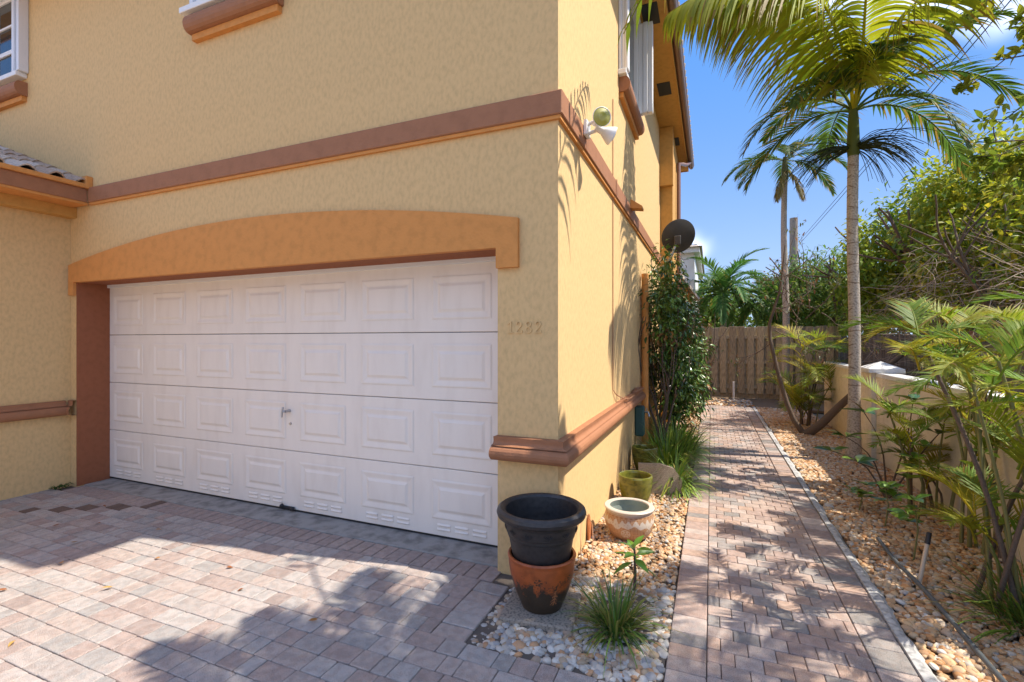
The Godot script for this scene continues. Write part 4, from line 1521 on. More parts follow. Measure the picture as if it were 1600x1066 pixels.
func build_trees() -> void:
	var lf := leaf_mesh(1.0, 0.48)
	var narrow := leaf_mesh(1.0, 0.32)
	var gold := [Color(0.390, 0.405, 0.027), Color(0.300, 0.360, 0.030), Color(0.210, 0.285, 0.030), Color(0.465, 0.420, 0.030)]
	var green := [Color(0.138, 0.243, 0.041), Color(0.194, 0.292, 0.035), Color(0.113, 0.194, 0.032), Color(0.259, 0.324, 0.035)]
	var deep := [Color(0.084, 0.151, 0.031), Color(0.118, 0.185, 0.034), Color(0.151, 0.202, 0.036)]
	# mass of trees beyond the side fence
	tree("fence_tree", "yellow green leafy tree whose crown tops the right edge above the side fence", Vector3(4.9, 0, -11.3), 5.0, 0.14,
		[[Vector3(0.0, 3.7, 0), Vector3(1.5, 1.6, 1.6)], [Vector3(-0.6, 2.6, 1.0), Vector3(1.0, 1.3, 1.0)]], 620, 26, 0.34, lf, Vector2(0.09, 0.16), gold, "trees beyond the side fence")
	tree("fence_tree", "sloping bushy green tree beyond the side fence right of the ringed palm trunk", Vector3(4.6, 0, -13.6), 4.7, 0.13,
		[[Vector3(0, 3.6, 0), Vector3(1.6, 1.6, 1.5)], [Vector3(-0.9, 2.6, 0.6), Vector3(1.1, 1.3, 1.1)]], 620, 26, 0.34, lf, Vector2(0.09, 0.16), [gold[1], gold[2], green[1], green[3], gold[0]], "trees beyond the side fence")
	tree("fence_tree", "lower green tree beyond the fence left of the ringed palm trunk", Vector3(3.2, 0, -16.4), 4.3, 0.12,
		[[Vector3(0, 2.9, 0), Vector3(1.6, 1.2, 1.4)], [Vector3(-1.2, 2.1, 0.4), Vector3(1.0, 0.9, 1.0)]], 480, 24, 0.34, narrow, Vector2(0.10, 0.17), [green[0], green[1], gold[2], deep[1]], "trees beyond the side fence")
	tree("fence_tree", "shaded dark green tree low behind the dry twigs over the side fence", Vector3(4.9, 0, -9.3), 3.4, 0.10,
		[[Vector3(0, 2.0, 0), Vector3(1.1, 1.2, 1.5)], [Vector3(0.3, 1.4, 2.0), Vector3(0.9, 1.1, 1.2)]], 420, 24, 0.30, lf, Vector2(0.08, 0.14), deep + [green[0]], "trees beyond the side fence")
	tree("fence_tree", "tall bright golden green tree at the right edge behind the feathery palm", Vector3(3.95, 0, -8.3), 3.9, 0.08,
		[[Vector3(0.1, 2.6, 0.3), Vector3(0.7, 1.2, 0.9)], [Vector3(0.2, 3.3, -0.4), Vector3(0.6, 0.7, 0.7)]], 230, 18, 0.26, lf, Vector2(0.08, 0.15), gold, "trees beyond the side fence")
	tree("far_tree", "far green tree closing the view left of the slender palm", Vector3(-0.3, 0, -22), 4.0, 0.14,
		[[Vector3(0, 2.6, 0), Vector3(2.2, 1.5, 1.6)]], 340, 24, 0.42, lf, Vector2(0.14, 0.22), green, "trees far behind the board fence")
	tree("far_tree", "far dark green tree closing the view right of the slender palm", Vector3(4.2, 0, -23), 4.4, 0.14,
		[[Vector3(0, 2.5, 0), Vector3(2.6, 1.7, 1.6)]], 400, 24, 0.42, lf, Vector2(0.14, 0.22), deep + green, "trees far behind the board fence")
	tree("far_tree", "far tree behind the wires and the pole at the right", Vector3(9.0, 0, -19), 5.5, 0.16,
		[[Vector3(0, 3.0, 0), Vector3(3.0, 2.2, 2.0)]], 420, 24, 0.45, lf, Vector2(0.14, 0.22), deep + green, "trees far behind the board fence")
	# dry vine: a heap of grey twigs over the side fence
	var v := thing("dry_vine", "heap of dry grey brown twigs tumbling over the dark side fence", "vine", Vector3(3.4, 1.4, -9.2))
	for part in 5:
		var g := Geo.new()
		for i in 190:
			var c := Vector3(rng.randf_range(-0.35, 0.7), 0, rng.randf_range(-3.6, 3.3))
			var hmax := 1.75 - absf(c.z + 0.4) * 0.26
			c.y = rng.randf_range(-0.25, hmax) - maxf(0.0, -c.x) * 0.5
			var d := rand_dir()
			d.y *= 0.5
			var L := rng.randf_range(0.35, 1.0)
			var pts := [c]
			for k in 5:
				d = (d + rand_dir() * 0.35 + Vector3(-0.05, -0.10, 0)).normalized()
				pts.append(pts[-1] + d * L / 5)
			var r := rng.randf_range(0.002, 0.006)
			g.tube(pts, [r * 1.4, r * 1.2, r, r * 0.8, r * 0.7, r * 0.4], 4, false)
		put("twigs", g, M.twig, v)
	var dl := clumps([[Vector3(0.1, 0.6, -0.3), Vector3(0.5, 1.1, 3.0)]], 90, 9, 0.22, Vector2(0.05, 0.10), [gold[1], Color(0.20, 0.11, 0.03), green[0], deep[0]])
	scatter("leaves", narrow, dl[0], dl[1], M.leaf, v)
	# almond-like tree right of the frame: only its branches reach in
	var t := thing("overhanging_tree", "thin branches with sparse light green leaves reaching in from the right edge", "tree", Vector3(4.5, 0, -5.2))
	var o := -Vector3(4.5, 0, -5.2)
	var g := Geo.new()
	g.tube(smooth([Vector3(4.5, -0.1, -5.2) + o, Vector3(4.45, 1.6, -5.25) + o, Vector3(4.4, 3.0, -5.3) + o, Vector3(4.3, 4.6, -5.4) + o], 8), [0.14, 0.12, 0.11, 0.10, 0.095, 0.09, 0.08, 0.07, 0.05], 10)
	var tips := []
	var ends := [Vector3(2.55, 4.95, -6.3), Vector3(2.75, 4.4, -6.5), Vector3(2.6, 3.5, -6.3), Vector3(2.9, 5.4, -6.2), Vector3(2.95, 3.3, -6.4), Vector3(3.1, 2.9, -6.2)]
	for e in ends:
		var s := Vector3(4.4, clampf(e.y - 0.9, 1.8, 4.3), -5.3)
		var mid: Vector3 = (s + e) / 2 + Vector3(0, 0.15, 0)
		g.tube(smooth([s + o, mid + o, e + o], 8), [0.03, 0.026, 0.022, 0.019, 0.016, 0.013, 0.010, 0.008, 0.005], 6, false)
		for k in 5:
			limbs(g, mid.lerp(e, k * 0.24) + o, (e - s).normalized() + rand_dir() * 0.8, rng.randf_range(0.25, 0.45), 0.007, 1, 0.7, tips, 0.05)
		tips.append(e + o)
	put("trunk", g, M.bark_dark, t)
	var xf := []
	var cl := []
	for p in tips:
		if rng.randf() < 0.12:
			continue
		var tone: Color = [Color(0.24, 0.29, 0.025), Color(0.30, 0.31, 0.025), Color(0.16, 0.24, 0.025)][rng.randi() % 3]
		for k in 8:
			var d := rand_dir() + Vector3(0, 0.15, 0)
			var sz := rng.randf_range(0.08, 0.14)
			xf.append(Transform3D(facing(d, rng.randf_range(-0.5, 0.5)) * Basis.from_scale(Vector3(sz, sz, sz)), p + rand_dir() * 0.03))
			cl.append(vary(tone, 0.15))
	scatter("crown", leaf_mesh(1.0, 0.5), xf, cl, M.leaf, t)

	# leaning tree by the path with forked trunk
	var lt := thing("leaning_tree", "forked bare tree with one limb leaning right over the gravel", "tree", Vector3(1.36, 0, -9.0))
	g = Geo.new()
	g.tube(smooth([Vector3(0, -0.06, 0), Vector3(0.22, 0.14, 0.08), Vector3(0.55, 0.55, 0.12), Vector3(0.95, 0.98, 0.15), Vector3(1.45, 1.42, 0.1), Vector3(1.95, 1.62, 0.0)], 14), [0.075, 0.07, 0.065, 0.06, 0.056, 0.053, 0.05, 0.047, 0.043, 0.038, 0.034, 0.03, 0.025, 0.02, 0.015], 10)
	put("limb", g, M.bark_dark, lt)
	g = Geo.new()
	g.tube(smooth([Vector3(0.02, 0.0, 0), Vector3(-0.17, 0.35, 0.0), Vector3(-0.36, 1.1, -0.05), Vector3(-0.46, 1.75, -0.1), Vector3(-0.30, 2.3, -0.15), Vector3(-0.22, 3.1, -0.15)], 12), [0.045, 0.042, 0.038, 0.035, 0.032, 0.03, 0.027, 0.024, 0.021, 0.018, 0.014, 0.01, 0.006], 8)
	put("limb", g, M.bark_dark, lt)
	g = Geo.new()
	tips = []
	for k in 14:
		var p := Vector3(rng.randf_range(-0.4, 0.3), rng.randf_range(1.3, 2.6), rng.randf_range(-0.2, 0.1))
		if k < 8:
			p = Vector3(-0.40 + 0.03 * k, 1.5 + 0.18 * k, -0.12)
		limbs(g, p, rand_dir() + Vector3(0.2, 0.4, 0), rng.randf_range(0.3, 0.5), 0.009, 2, 0.8, tips, 0.1)
	for k in 6:
		limbs(g, Vector3(0.95 + 0.16 * k, 1.0 + 0.13 * k, 0.12), rand_dir() + Vector3(0.5, 0.3, 0), 0.35, 0.008, 1, 0.9, tips, 0.0)
	put("twigs", g, M.bark_dark, lt)
	xf = []
	cl = []
	for p in tips:
		for k in 3:
			if rng.randf() < 0.5:
				continue
			var sz := rng.randf_range(0.05, 0.09)
			xf.append(Transform3D(facing(rand_dir() + Vector3(0, -0.3, 0)) * Basis.from_scale(Vector3(sz, sz, sz)), p + rand_dir() * 0.04))
			cl.append(vary([Color(0.22, 0.11, 0.04), Color(0.12, 0.13, 0.03), Color(0.07, 0.10, 0.03)][rng.randi() % 3], 0.2))
	scatter("crown", narrow, xf, cl, M.leaf, lt)

# ------------------------------------------------------------------ shrubs and small plants
func areca(label: String, at: Vector3, n: int, h: Vector2, lean: Array, fl: float, ll: float, pal: Array, group: String) -> void:
	var t := thing("areca_palm", label, "palm", at, group)
	for i in n:
		var a: float = lean[i % lean.size()] + rng.randf_range(-0.35, 0.35)
		var hh := rng.randf_range(h.x, h.y)
		var base := Vector3(rng.randf_range(-0.14, 0.14), -0.04, rng.randf_range(-0.16, 0.16))
		var out := rng.randf_range(0.1, 0.38) * hh
		var top := base + Vector3(cos(a) * out, hh, sin(a) * out)
		var g := Geo.new()
		var pts := smooth([base, base.lerp(top, 0.5) - Vector3(cos(a), 0, sin(a)) * 0.05, top], 8)
		var r := rng.randf_range(0.008, 0.014)
		g.tube(pts, [r * 1.3, r * 1.15, r * 1.1, r, r, r * 0.95, r * 0.9, r * 0.8, r * 0.6], 7)
		put("cane", g, M.cane if rng.randf() < 0.5 else M.bark_dark, t)
		var nf := rng.randi_range(3, 5)
		for k in nf:
			var az := a + k * TAU / nf + rng.randf_range(-0.5, 0.5)
			frond(t, curve(top - Vector3(0, 0.05 * k, 0), az, rng.randf_range(0.5, 1.15), fl * rng.randf_range(0.75, 1.1), rng.randf_range(1.2, 1.9), 8), 28, ll, 0.0115, 0.08, 0.85, vary(pal[rng.randi() % pal.size()], 0.2), 0.22, 0.25, 0.007, 0.03)

func rosette(parent: Node, p: Vector3, n: int, length: float, width: float, pal: Array, up := 0.25) -> void:
	for k in n:
		var a := TAU * k / n + rng.randf_range(-0.3, 0.3)
		var d := Vector3(cos(a), up + rng.randf_range(-0.3, 0.3), sin(a)).normalized()
		var g := Geo.new()
		big_leaf(g, p, d, length * rng.randf_range(0.75, 1.1), width, vary(pal[rng.randi() % pal.size()], 0.2))
		put("leaf", g, M.waxy, parent)

func big_leaf(g: Geo, p: Vector3, d: Vector3, length: float, width: float, col: Color) -> void:
	g.col = col
	var b := facing(d, rng.randf_range(-0.4, 0.4))
	var prev := []
	var segs := 7
	for i in segs + 1:
		var t := float(i) / segs
		var s := clampf((t - 0.12) / 0.88, 0, 1)
		var w := width * 0.5 * sin(PI * pow(s, 0.75)) + 0.002
		var y := -0.22 * length * t * t
		var row := [p + b * Vector3(-w, y + w * 0.28, length * t), p + b * Vector3(0, y, length * t), p + b * Vector3(w, y + w * 0.28, length * t)]
		if i > 0:
			g.quad(prev[0], prev[1], row[1], row[0], b.y)
			g.quad(prev[1], prev[2], row[2], row[1], b.y)
		prev = row

func tuft(called: String, label: String, category: String, at: Vector3, n: int, length: Vector2, width: float, pal: Array, spread: float, group := "", hang := 0.22) -> void:
	var t := thing(called, label, category, at, group)
	var g := Geo.new()
	for i in n:
		var a := rng.randf() * TAU
		var el := rng.randf_range(0.35, 1.45)
		var d := Vector3(cos(a) * cos(el), sin(el), sin(a) * cos(el))
		var p := Vector3(cos(a), 0, sin(a)) * spread * rng.randf() + Vector3(0, -0.02, 0)
		var c: Color = vary(pal[rng.randi() % pal.size()], 0.25)
		blade(g, p, d, d.cross(Vector3.UP).normalized(), rng.randf_range(length.x, length.y), width * rng.randf_range(0.7, 1.2), hang * rng.randf_range(0.7, 1.5), 7, c, Color(0.28, 0.22, 0.05) if rng.randf() < 0.2 else Color(-1, 0, 0))
	put("blades", g, M.grass, t)

func build_shrubs() -> void:
	var areca_c := [Color(0.188, 0.275, 0.027), Color(0.275, 0.325, 0.025), Color(0.138, 0.225, 0.027), Color(0.350, 0.338, 0.027)]
	areca("clump of feathery green palm canes in the gravel at the lower right corner", Vector3(1.56, 0, -3.55), 11, Vector2(0.4, 1.6), [2.9, 3.3, 0.3, 1.4, -1.5, 2.6], 0.50, 0.20, areca_c, "feathery cane palms in the right bed")
	areca("feathery cane palm against the garden wall at the right edge", Vector3(1.74, 0, -4.45), 8, Vector2(0.8, 1.75), [3.0, 0.2, 2.2, -1.2], 0.52, 0.20, areca_c, "feathery cane palms in the right bed")
	areca("bright green feathery palm growing behind the forked leaning tree", Vector3(1.62, 0, -10.0), 11, Vector2(0.3, 1.5), [2.6, 3.4, 1.6, 0.4, -1.0], 0.75, 0.34, areca_c, "feathery cane palms in the right bed")
	areca("low feathery palm before the garden wall right of the ringed palm", Vector3(1.74, 0, -5.35), 7, Vector2(0.35, 1.1), [2.8, 1.6, 3.6, 0.5], 0.48, 0.20, areca_c, "feathery cane palms in the right bed")
	tuft("grass_clump", "coarse green blades at the foot of the feathery canes at lower right", "grass", Vector3(1.55, 0.0, -3.35), 200, Vector2(0.2, 0.5), 0.014, [Color(0.12, 0.20, 0.025), Color(0.18, 0.25, 0.025), Color(0.08, 0.14, 0.02)], 0.16, "", 0.2)
	# rubber plant
	var rp := thing("rubber_plant", "low plant with large glossy dark green oval leaves beside the path gravel", "plant", Vector3(1.55, 0, -5.6))
	var o := -Vector3(1.55, 0, -5.6)
	var ends := [Vector3(1.16, 0.36, -5.85), Vector3(1.30, 0.50, -5.95), Vector3(1.42, 0.78, -5.8), Vector3(1.34, 0.30, -5.7), Vector3(1.72, 0.95, -5.5), Vector3(1.80, 0.7, -5.2)]
	for e in ends:
		var g := Geo.new()
		g.tube(smooth([Vector3(0, -0.03, 0), (e + o) * 0.5 + Vector3(0.05, 0.10, 0), e + o], 6), [0.010, 0.009, 0.008, 0.007, 0.006, 0.005, 0.004], 6, false)
		put("stem", g, M.bark_dark, rp)
		rosette(rp, e + o, 5, 0.20, 0.085, [Color(0.045, 0.11, 0.025), Color(0.07, 0.15, 0.025), Color(0.14, 0.22, 0.035)], 0.3)
	var brownleaf := Geo.new()
	big_leaf(brownleaf, Vector3(1.42, 0.78, -5.8) + o, Vector3(-0.6, 0.9, 0.2), 0.2, 0.06, Color(0.22, 0.08, 0.03))
	put("dry_leaf", brownleaf, M.waxy, rp)
	# young light green plants
	var pl := [[Vector3(1.30, 0, -4.75), 0.34, "small light green leafy plant in mid gravel near the pipe"], [Vector3(1.22, 0, -5.15), 0.20, "tiny light green sprig low in the gravel near the kerb"], [Vector3(1.58, 0, -4.95), 0.62, "light green leafy plant standing before the garden wall"], [Vector3(1.66, 0, -4.1), 0.75, "taller light green leafy plant among the feathery canes"], [Vector3(1.30, 0, -4.15), 0.40, "sprig of dark green leaves over the grey pipe"]]
	for q in pl:
		var t := thing("leafy_plant", q[2], "plant", q[0], "young leafy plants in the right bed")
		var g := Geo.new()
		g.tube([Vector3(0, -0.03, 0), Vector3(0.02, q[1] * 0.5, 0.02), Vector3(0, q[1], 0)], [0.007, 0.005, 0.003], 5, false)
		put("stem", g, M.cane, t)
		for k in 4:
			rosette(t, Vector3(rng.randf_range(-0.07, 0.07), q[1] * (0.55 + 0.15 * k), rng.randf_range(-0.07, 0.07)), 5, 0.12, 0.055, [Color(0.20, 0.30, 0.025), Color(0.12, 0.23, 0.025), Color(0.08, 0.17, 0.025)], 0.4)
	# big shrub climbing at the house wall
	var s := thing("wall_shrub", "tall dense dark green shrub climbing the sunlit side wall", "shrub", Vector3(-0.6, 0, -7.5))
	var g := Geo.new()
	var tips := []
	for k in 8:
		limbs(g, Vector3(rng.randf_range(-0.15, 0.1), -0.05, rng.randf_range(-0.9, 0.9)), Vector3(rng.randf_range(-0.1, 0.2), 1, rng.randf_range(-0.3, 0.3)), rng.randf_range(0.7, 1.0), 0.022, 2, 0.45, tips, 0.3)
	put("stems", g, M.bark_dark, s)
	var c := clumps([[Vector3(0.0, 2.0, 0.45), Vector3(0.27, 0.8, 0.85)], [Vector3(0.14, 1.35, -0.3), Vector3(0.40, 0.95, 1.1)], [Vector3(0.16, 0.75, -0.6), Vector3(0.36, 0.6, 1.1)]], 560, 21, 0.17, Vector2(0.05, 0.10), [Color(0.05, 0.11, 0.018), Color(0.075, 0.14, 0.02), Color(0.10, 0.18, 0.022), Color(0.04, 0.08, 0.015), Color(0.10, 0.19, 0.025), Color(0.28, 0.14, 0.04), Color(0.13, 0.20, 0.03)], 0.5)
	scatter("leaves", leaf_mesh(1.0, 0.42), c[0], c[1], M.waxy, s)
	# bright strappy plants along the wall
	var strap := [Color(0.14, 0.25, 0.025), Color(0.20, 0.30, 0.025), Color(0.09, 0.18, 0.025), Color(0.25, 0.31, 0.04)]
	for q in [[Vector3(-0.50, 0.0, -6.15), "bright green strappy plant behind the second green pot"], [Vector3(-0.40, 0.0, -6.75), "bright green strappy plant spilling to the path edge"], [Vector3(-0.48, 0.0, -7.5), "bright green strappy plant at the foot of the wall shrub"]]:
		tuft("strappy_plant", q[1], "plant", q[0], 300, Vector2(0.28, 0.68), 0.019, strap, 0.22, "strappy plants along the house wall", 0.2)
	tuft("grass_clump", "arching green grass clump between concrete block and path", "grass", Vector3(-0.33, 0.0, -5.15), 320, Vector2(0.24, 0.62), 0.013, strap, 0.10, "grass clumps in the left gravel bed", 0.30)
	tuft("grass_clump", "spiky green grass clump in the front river pebbles", "grass", Vector3(-0.46, 0.0, -2.52), 300, Vector2(0.13, 0.37), 0.010, [Color(0.11, 0.21, 0.025), Color(0.16, 0.26, 0.03), Color(0.07, 0.14, 0.022), Color(0.27, 0.26, 0.06)], 0.09, "grass clumps in the left gravel bed", 0.20)
	# seedling with drooping leaves
	var sd := thing("seedling", "young plant with drooping bright green leaves in the pale pebbles", "plant", Vector3(-0.43, 0, -2.98))
	g = Geo.new()
	g.tube([Vector3(0, -0.03, 0), Vector3(0.005, 0.1, 0), Vector3(0, 0.24, 0)], [0.010, 0.009, 0.006], 7)
	put("stem", g, M.bark_dark, sd)
	for k in 11:
		g = Geo.new()
		var a := k * 2.4
		var hh := lerpf(0.15, 0.245, k / 10.0)
		big_leaf(g, Vector3(0, hh, 0), Vector3(cos(a), lerpf(-0.25, 0.75, k / 10.0), sin(a)), lerpf(0.16, 0.11, k / 10.0), 0.042, vary(Color(0.12, 0.24, 0.025), 0.2))
		put("leaf", g, M.waxy, sd)
	# black nursery pot with a bare succulent, by the fence
	var bp := thing("nursery_pot", "large black nursery pot at the foot of the board fence", "pot", Vector3(-0.21, 0, -13.15))
	g = Geo.new()
	g.lathe(Vector3.ZERO, [[0.0, 0.0], [0.22, 0.0], [0.27, 0.40], [0.28, 0.44], [0.26, 0.445], [0.25, 0.38]], 28)
	put("shell", g, M.black_pot, bp)
	g = Geo.new()
	g.lathe(Vector3.ZERO, [[0.252, 0.385], [0.0, 0.40]], 28)
	put("soil", g, M.soil, bp)
	var ad := thing("bare_succulent", "bare pale branching plant growing in the black nursery pot", "plant", Vector3(-0.21, 0.39, -13.15))
	g = Geo.new()
	tips = []
	for k in 5:
		limbs(g, Vector3(rng.randf_range(-0.08, 0.08), -0.05, rng.randf_range(-0.06, 0.06)), Vector3(rng.randf_range(-0.35, 0.35), 1, rng.randf_range(-0.2, 0.2)), 0.6, 0.022, 1, 0.45, tips, 0.35)
	put("branches", g, M.bark, ad)
	var xf := []
	var cl := []
	for p in tips:
		for k in 4:
			xf.append(Transform3D(facing(rand_dir() + Vector3(0, 0.4, 0)) * Basis.from_scale(Vector3.ONE * 0.07), p))
			cl.append(vary(Color(0.07, 0.13, 0.03), 0.2))
	scatter("leaves", leaf_mesh(1.0, 0.4), xf, cl, M.waxy, ad)

# ------------------------------------------------------------------ pots
func clay_paint(a: float, h: float, f: FastNoiseLite) -> Color:
	var clay := Color(0.43, 0.105, 0.026)
	var soot := Color(0.055, 0.036, 0.022)
	var n := f.get_noise_2d(cos(a) * 1.3 + sin(a) * 0.7, h * 3.0) * 0.075 + 0.035 * f.get_noise_2d(a * 4.0, h * 22.0)
	var edge := 0.165 + n
	var c := clay
	if h < edge - 0.012:
		c = soot
	elif h < edge + 0.012:
		c = clay.lerp(soot, 0.55)
	# pressed flower and fern, facing the front
	for fl in [1.35, 0.25]:
		var dx: float = (a - fl) * 0.165
		var dy := h - 0.205
		var rr := sqrt(dx * dx + dy * dy)
		var th := atan2(dy, dx)
		if rr < 0.019 and rr > 0.005 and cos(th * 6.0) > 0.1:
			c = soot
	var fx := (a - 0.78) * 0.16
	var fy := h - 0.06
	if fy > 0.0 and fy < 0.12 and absf(fx) < 0.026 * (1.0 - fy / 0.13) and (absf(fx) < 0.003 or fmod(fy + absf(fx) * 0.9 + 1.0, 0.02) < 0.009):
		c = Color(0.42, 0.16, 0.06) if h < edge else soot
	return c

func bowl_paint(a: float, h: float, f: FastNoiseLite) -> Color:
	var cream := Color(0.66, 0.58, 0.48)
	var brown := Color(0.40, 0.19, 0.085)
	var band := 0.160 + 0.012 * absf(sin(a * 7.0)) 
	var c := brown
	if h > 0.215:
		c = cream
	elif h > 0.202:
		c = brown.lerp(cream, 0.4)
	elif h > 0.190:
		c = Color(0.50, 0.29, 0.15) if fmod(a * 30.0, 1.0) < 0.5 else brown
	elif h > 0.125 + 0.018 * sin(a * 9.0) * sin(a * 4.0) and h < band + 0.012 * sin(a * 23.0):
		c = cream if f.get_noise_2d(a * 6.0, h * 50.0) > -0.45 else brown
	elif h < 0.03:
		c = Color(0.46, 0.27, 0.15)
	else:
		# roundels and lattice
		var seg := fmod(a + TAU, TAU / 6.0) - TAU / 12.0
		var dx := seg * 0.17
		var dy := h - 0.078
		var rr := sqrt(dx * dx + dy * dy)
		if rr < 0.042:
			c = cream.lerp(brown, 0.25) if (fmod(rr, 0.014) < 0.006 or (rr < 0.03 and cos(atan2(dy, dx) * 6.0) > 0.3)) else Color(0.44, 0.24, 0.12)
		elif fmod(absf(dx) * 80.0, 1.0) < 0.4 or fmod(h * 80.0, 1.0) < 0.4:
			c = Color(0.54, 0.33, 0.19)
	return c

func painted(prof: Array, sides: int, f: FastNoiseLite, bowl: bool) -> Array:
	var rows := []
	for i in prof.size() - 1:
		var row := []
		var h: float = (prof[i][1] + prof[i + 1][1]) / 2.0
		for k in sides:
			var a := TAU * (k + 0.5) / sides
			row.append(bowl_paint(a, h, f) if bowl else clay_paint(a, h, f))
		rows.append(row)
	return rows

func build_pots() -> void:
	# stepping slab
	var g := Geo.new()
	var sl := thing("concrete_slab", "small concrete slab lying in the pebbles under the terracotta pot", "slab", Vector3(-0.88, -0.03, -2.56))
	g.cham(Vector3(-0.20, 0.0, -0.18), Vector3(0.20, 0.05, 0.19), 0.008)
	var sm := put("slab", g, M.old_concrete, sl)
	sm.rotation.y = 0.12
	# terracotta pot with dark lower glaze and pressed marks
	var f := FastNoiseLite.new()
	f.seed = 4
	f.frequency = 3.2
	var y0 := 0.021
	var tc := thing("terracotta_pot", "orange terracotta pot with dark stained lower half on the concrete slab", "pot", Vector3(-0.88, y0, -2.56))
	var prof := [[0.0, 0.0], [0.10, 0.0]]
	for i in 60:
		var t := i / 59.0
		prof.append([0.112 + 0.076 * sin(t * PI * 0.5) + 0.004 * smoothstep(0.93, 1.0, t), 0.002 + 0.286 * t])
	prof.append_array([[0.186, 0.296], [0.176, 0.294], [0.17, 0.26], [0.15, 0.1], [0.0, 0.09]])
	g = Geo.new()
	g.lathe(Vector3.ZERO, prof, 150, [], painted(prof, 150, f, false))
	var tm := mat(Color.WHITE, 0.42, M.terracotta.albedo_texture, M.terracotta.normal_texture, Vector3(2, 2, 2), 0.2)
	tm.vertex_color_use_as_albedo = true
	put("pot_wall", g, tm, tc)
	# black fluted pot set into it
	var bk := thing("black_pot", "empty black fluted plastic pot stacked inside the terracotta pot", "pot", Vector3(-0.885, y0 + 0.235, -2.565))
	prof = [[0.0, 0.0], [0.145, 0.0], [0.15, 0.01], [0.158, 0.05], [0.168, 0.11], [0.172, 0.145], [0.178, 0.152], [0.186, 0.156], [0.190, 0.166], [0.192, 0.18], [0.197, 0.185], [0.201, 0.205], [0.205, 0.235], [0.212, 0.252], [0.232, 0.258], [0.247, 0.270], [0.252, 0.287], [0.247, 0.304], [0.232, 0.315], [0.214, 0.312], [0.203, 0.300], [0.199, 0.27], [0.188, 0.18], [0.165, 0.06], [0.15, 0.02], [0.0, 0.015]]
	var flute := []
	for i in 5:
		var row := []
		for k in 168:
			row.append(0.011 * absf(sin(TAU * k / 168.0 * 12.0)) - 0.005 if i >= 1 and i <= 3 else 0.0)
		flute.append(row)
	g = Geo.new()
	g.lathe(Vector3.ZERO, prof.slice(2, 7), 168, flute)
	put("fluted_wall", g, M.black_pot, bk)
	g = Geo.new()
	g.lathe(Vector3.ZERO, prof.slice(6, 13), 72)
	g.lathe(Vector3.ZERO, prof.slice(21), 72)
	put("shell", g, M.black_pot, bk)
	g = Geo.new()
	g.lathe(Vector3.ZERO, prof.slice(12, 22), 72)
	put("rim", g, M.black_pot, bk)
	for k in 12:                                      # raised leaf ornaments under the rim and inside
		g = Geo.new()
		var a := TAU * k / 12.0
		for j in 5:
			var b := (j - 2) * 0.42
			var c0 := Vector3(cos(a) * 0.2005, 0.196, sin(a) * 0.2005)
			var t := Vector3(-sin(a), 0, cos(a))
			var d := (t * sin(b) + Vector3(0, cos(b), 0) + Vector3(cos(a), 0, sin(a)) * 0.1).normalized()
			g.tube([c0, c0 + d * 0.018, c0 + d * 0.033], [0.002, 0.0042, 0.001], 5)
		put("ornament", g, M.black_ink, bk)
	# fish bowl pot with cream and brown print
	var wp := thing("patterned_pot", "round cream and brown patterned ceramic bowl pot with pale rim", "pot", Vector3(-0.585, -0.012, -3.78))
	f.frequency = 6.0
	prof = [[0.0, 0.0], [0.105, 0.0]]
	for i in 56:
		var t := i / 55.0
		prof.append([0.108 + 0.078 * sin(pow(t, 0.72) * 2.15) - 0.0 * t, 0.003 + 0.215 * t])
	prof.append_array([[0.176, 0.222], [0.188, 0.228], [0.190, 0.236], [0.184, 0.242], [0.150, 0.243], [0.146, 0.236]])
	g = Geo.new()
	g.lathe(Vector3.ZERO, prof, 220, [], painted(prof, 220, f, true))
	var pm := mat(Color.WHITE, 0.4, M.grain, null, Vector3(5, 5, 5))
	pm.vertex_color_use_as_albedo = true
	put("bowl", g, pm, wp)
	g = Geo.new()
	g.lathe(Vector3.ZERO, [[0.147, 0.237], [0.158, 0.19], [0.150, 0.10], [0.10, 0.02], [0.0, 0.018]], 60)
	put("inside", g, M.celadon, wp)
	# two green glazed pots
	var gp := [[Vector3(-0.655, -0.012, -4.60), 1.0, "large olive green glazed pot beside the concrete block"], [Vector3(-0.70, 0.03, -5.66), 0.93, "smaller olive green glazed pot behind the concrete block"]]
	for q in gp:
		var t := thing("glazed_pot", q[2], "pot", q[0], "olive green glazed pots by the wall")
		var k: float = q[1]
		g = Geo.new()
		g.lathe(Vector3.ZERO, [[0.0, 0.0], [0.105 * k, 0.0], [0.116 * k, 0.02], [0.137 * k, 0.08], [0.150 * k, 0.15], [0.156 * k, 0.21], [0.157 * k, 0.245], [0.153 * k, 0.258], [0.146 * k, 0.262], [0.138 * k, 0.257], [0.134 * k, 0.24], [0.128 * k, 0.16]], 56)
		put("pot_wall", g, M.green_glaze, t)
		g = Geo.new()
		g.lathe(Vector3.ZERO, [[0.1305 * k, 0.19], [0.07, 0.197], [0.0, 0.19]], 40)
		put("soil", g, M.soil, t)
	# broken concrete block with exposed pebbles
	var cb := thing("concrete_block", "upright broken slab of pebbly exposed aggregate concrete behind the glazed pots", "block", Vector3(-0.44, 0, -5.0))
	g = Geo.new()
	var base := [Vector2(-0.24, -0.05), Vector2(0.17, -0.05), Vector2(0.175, 0.13), Vector2(0.10, 0.235), Vector2(-0.02, 0.268), Vector2(-0.24, 0.262)]
	for s in [-1.0, 1.0]:
		for i in range(1, base.size() - 1):
			g.flat(Vector3(base[0].x, base[0].y, s * 0.045), Vector3(base[i].x, base[i].y, s * 0.045), Vector3(base[i + 1].x, base[i + 1].y, s * 0.045), Vector3(0, 0, s))
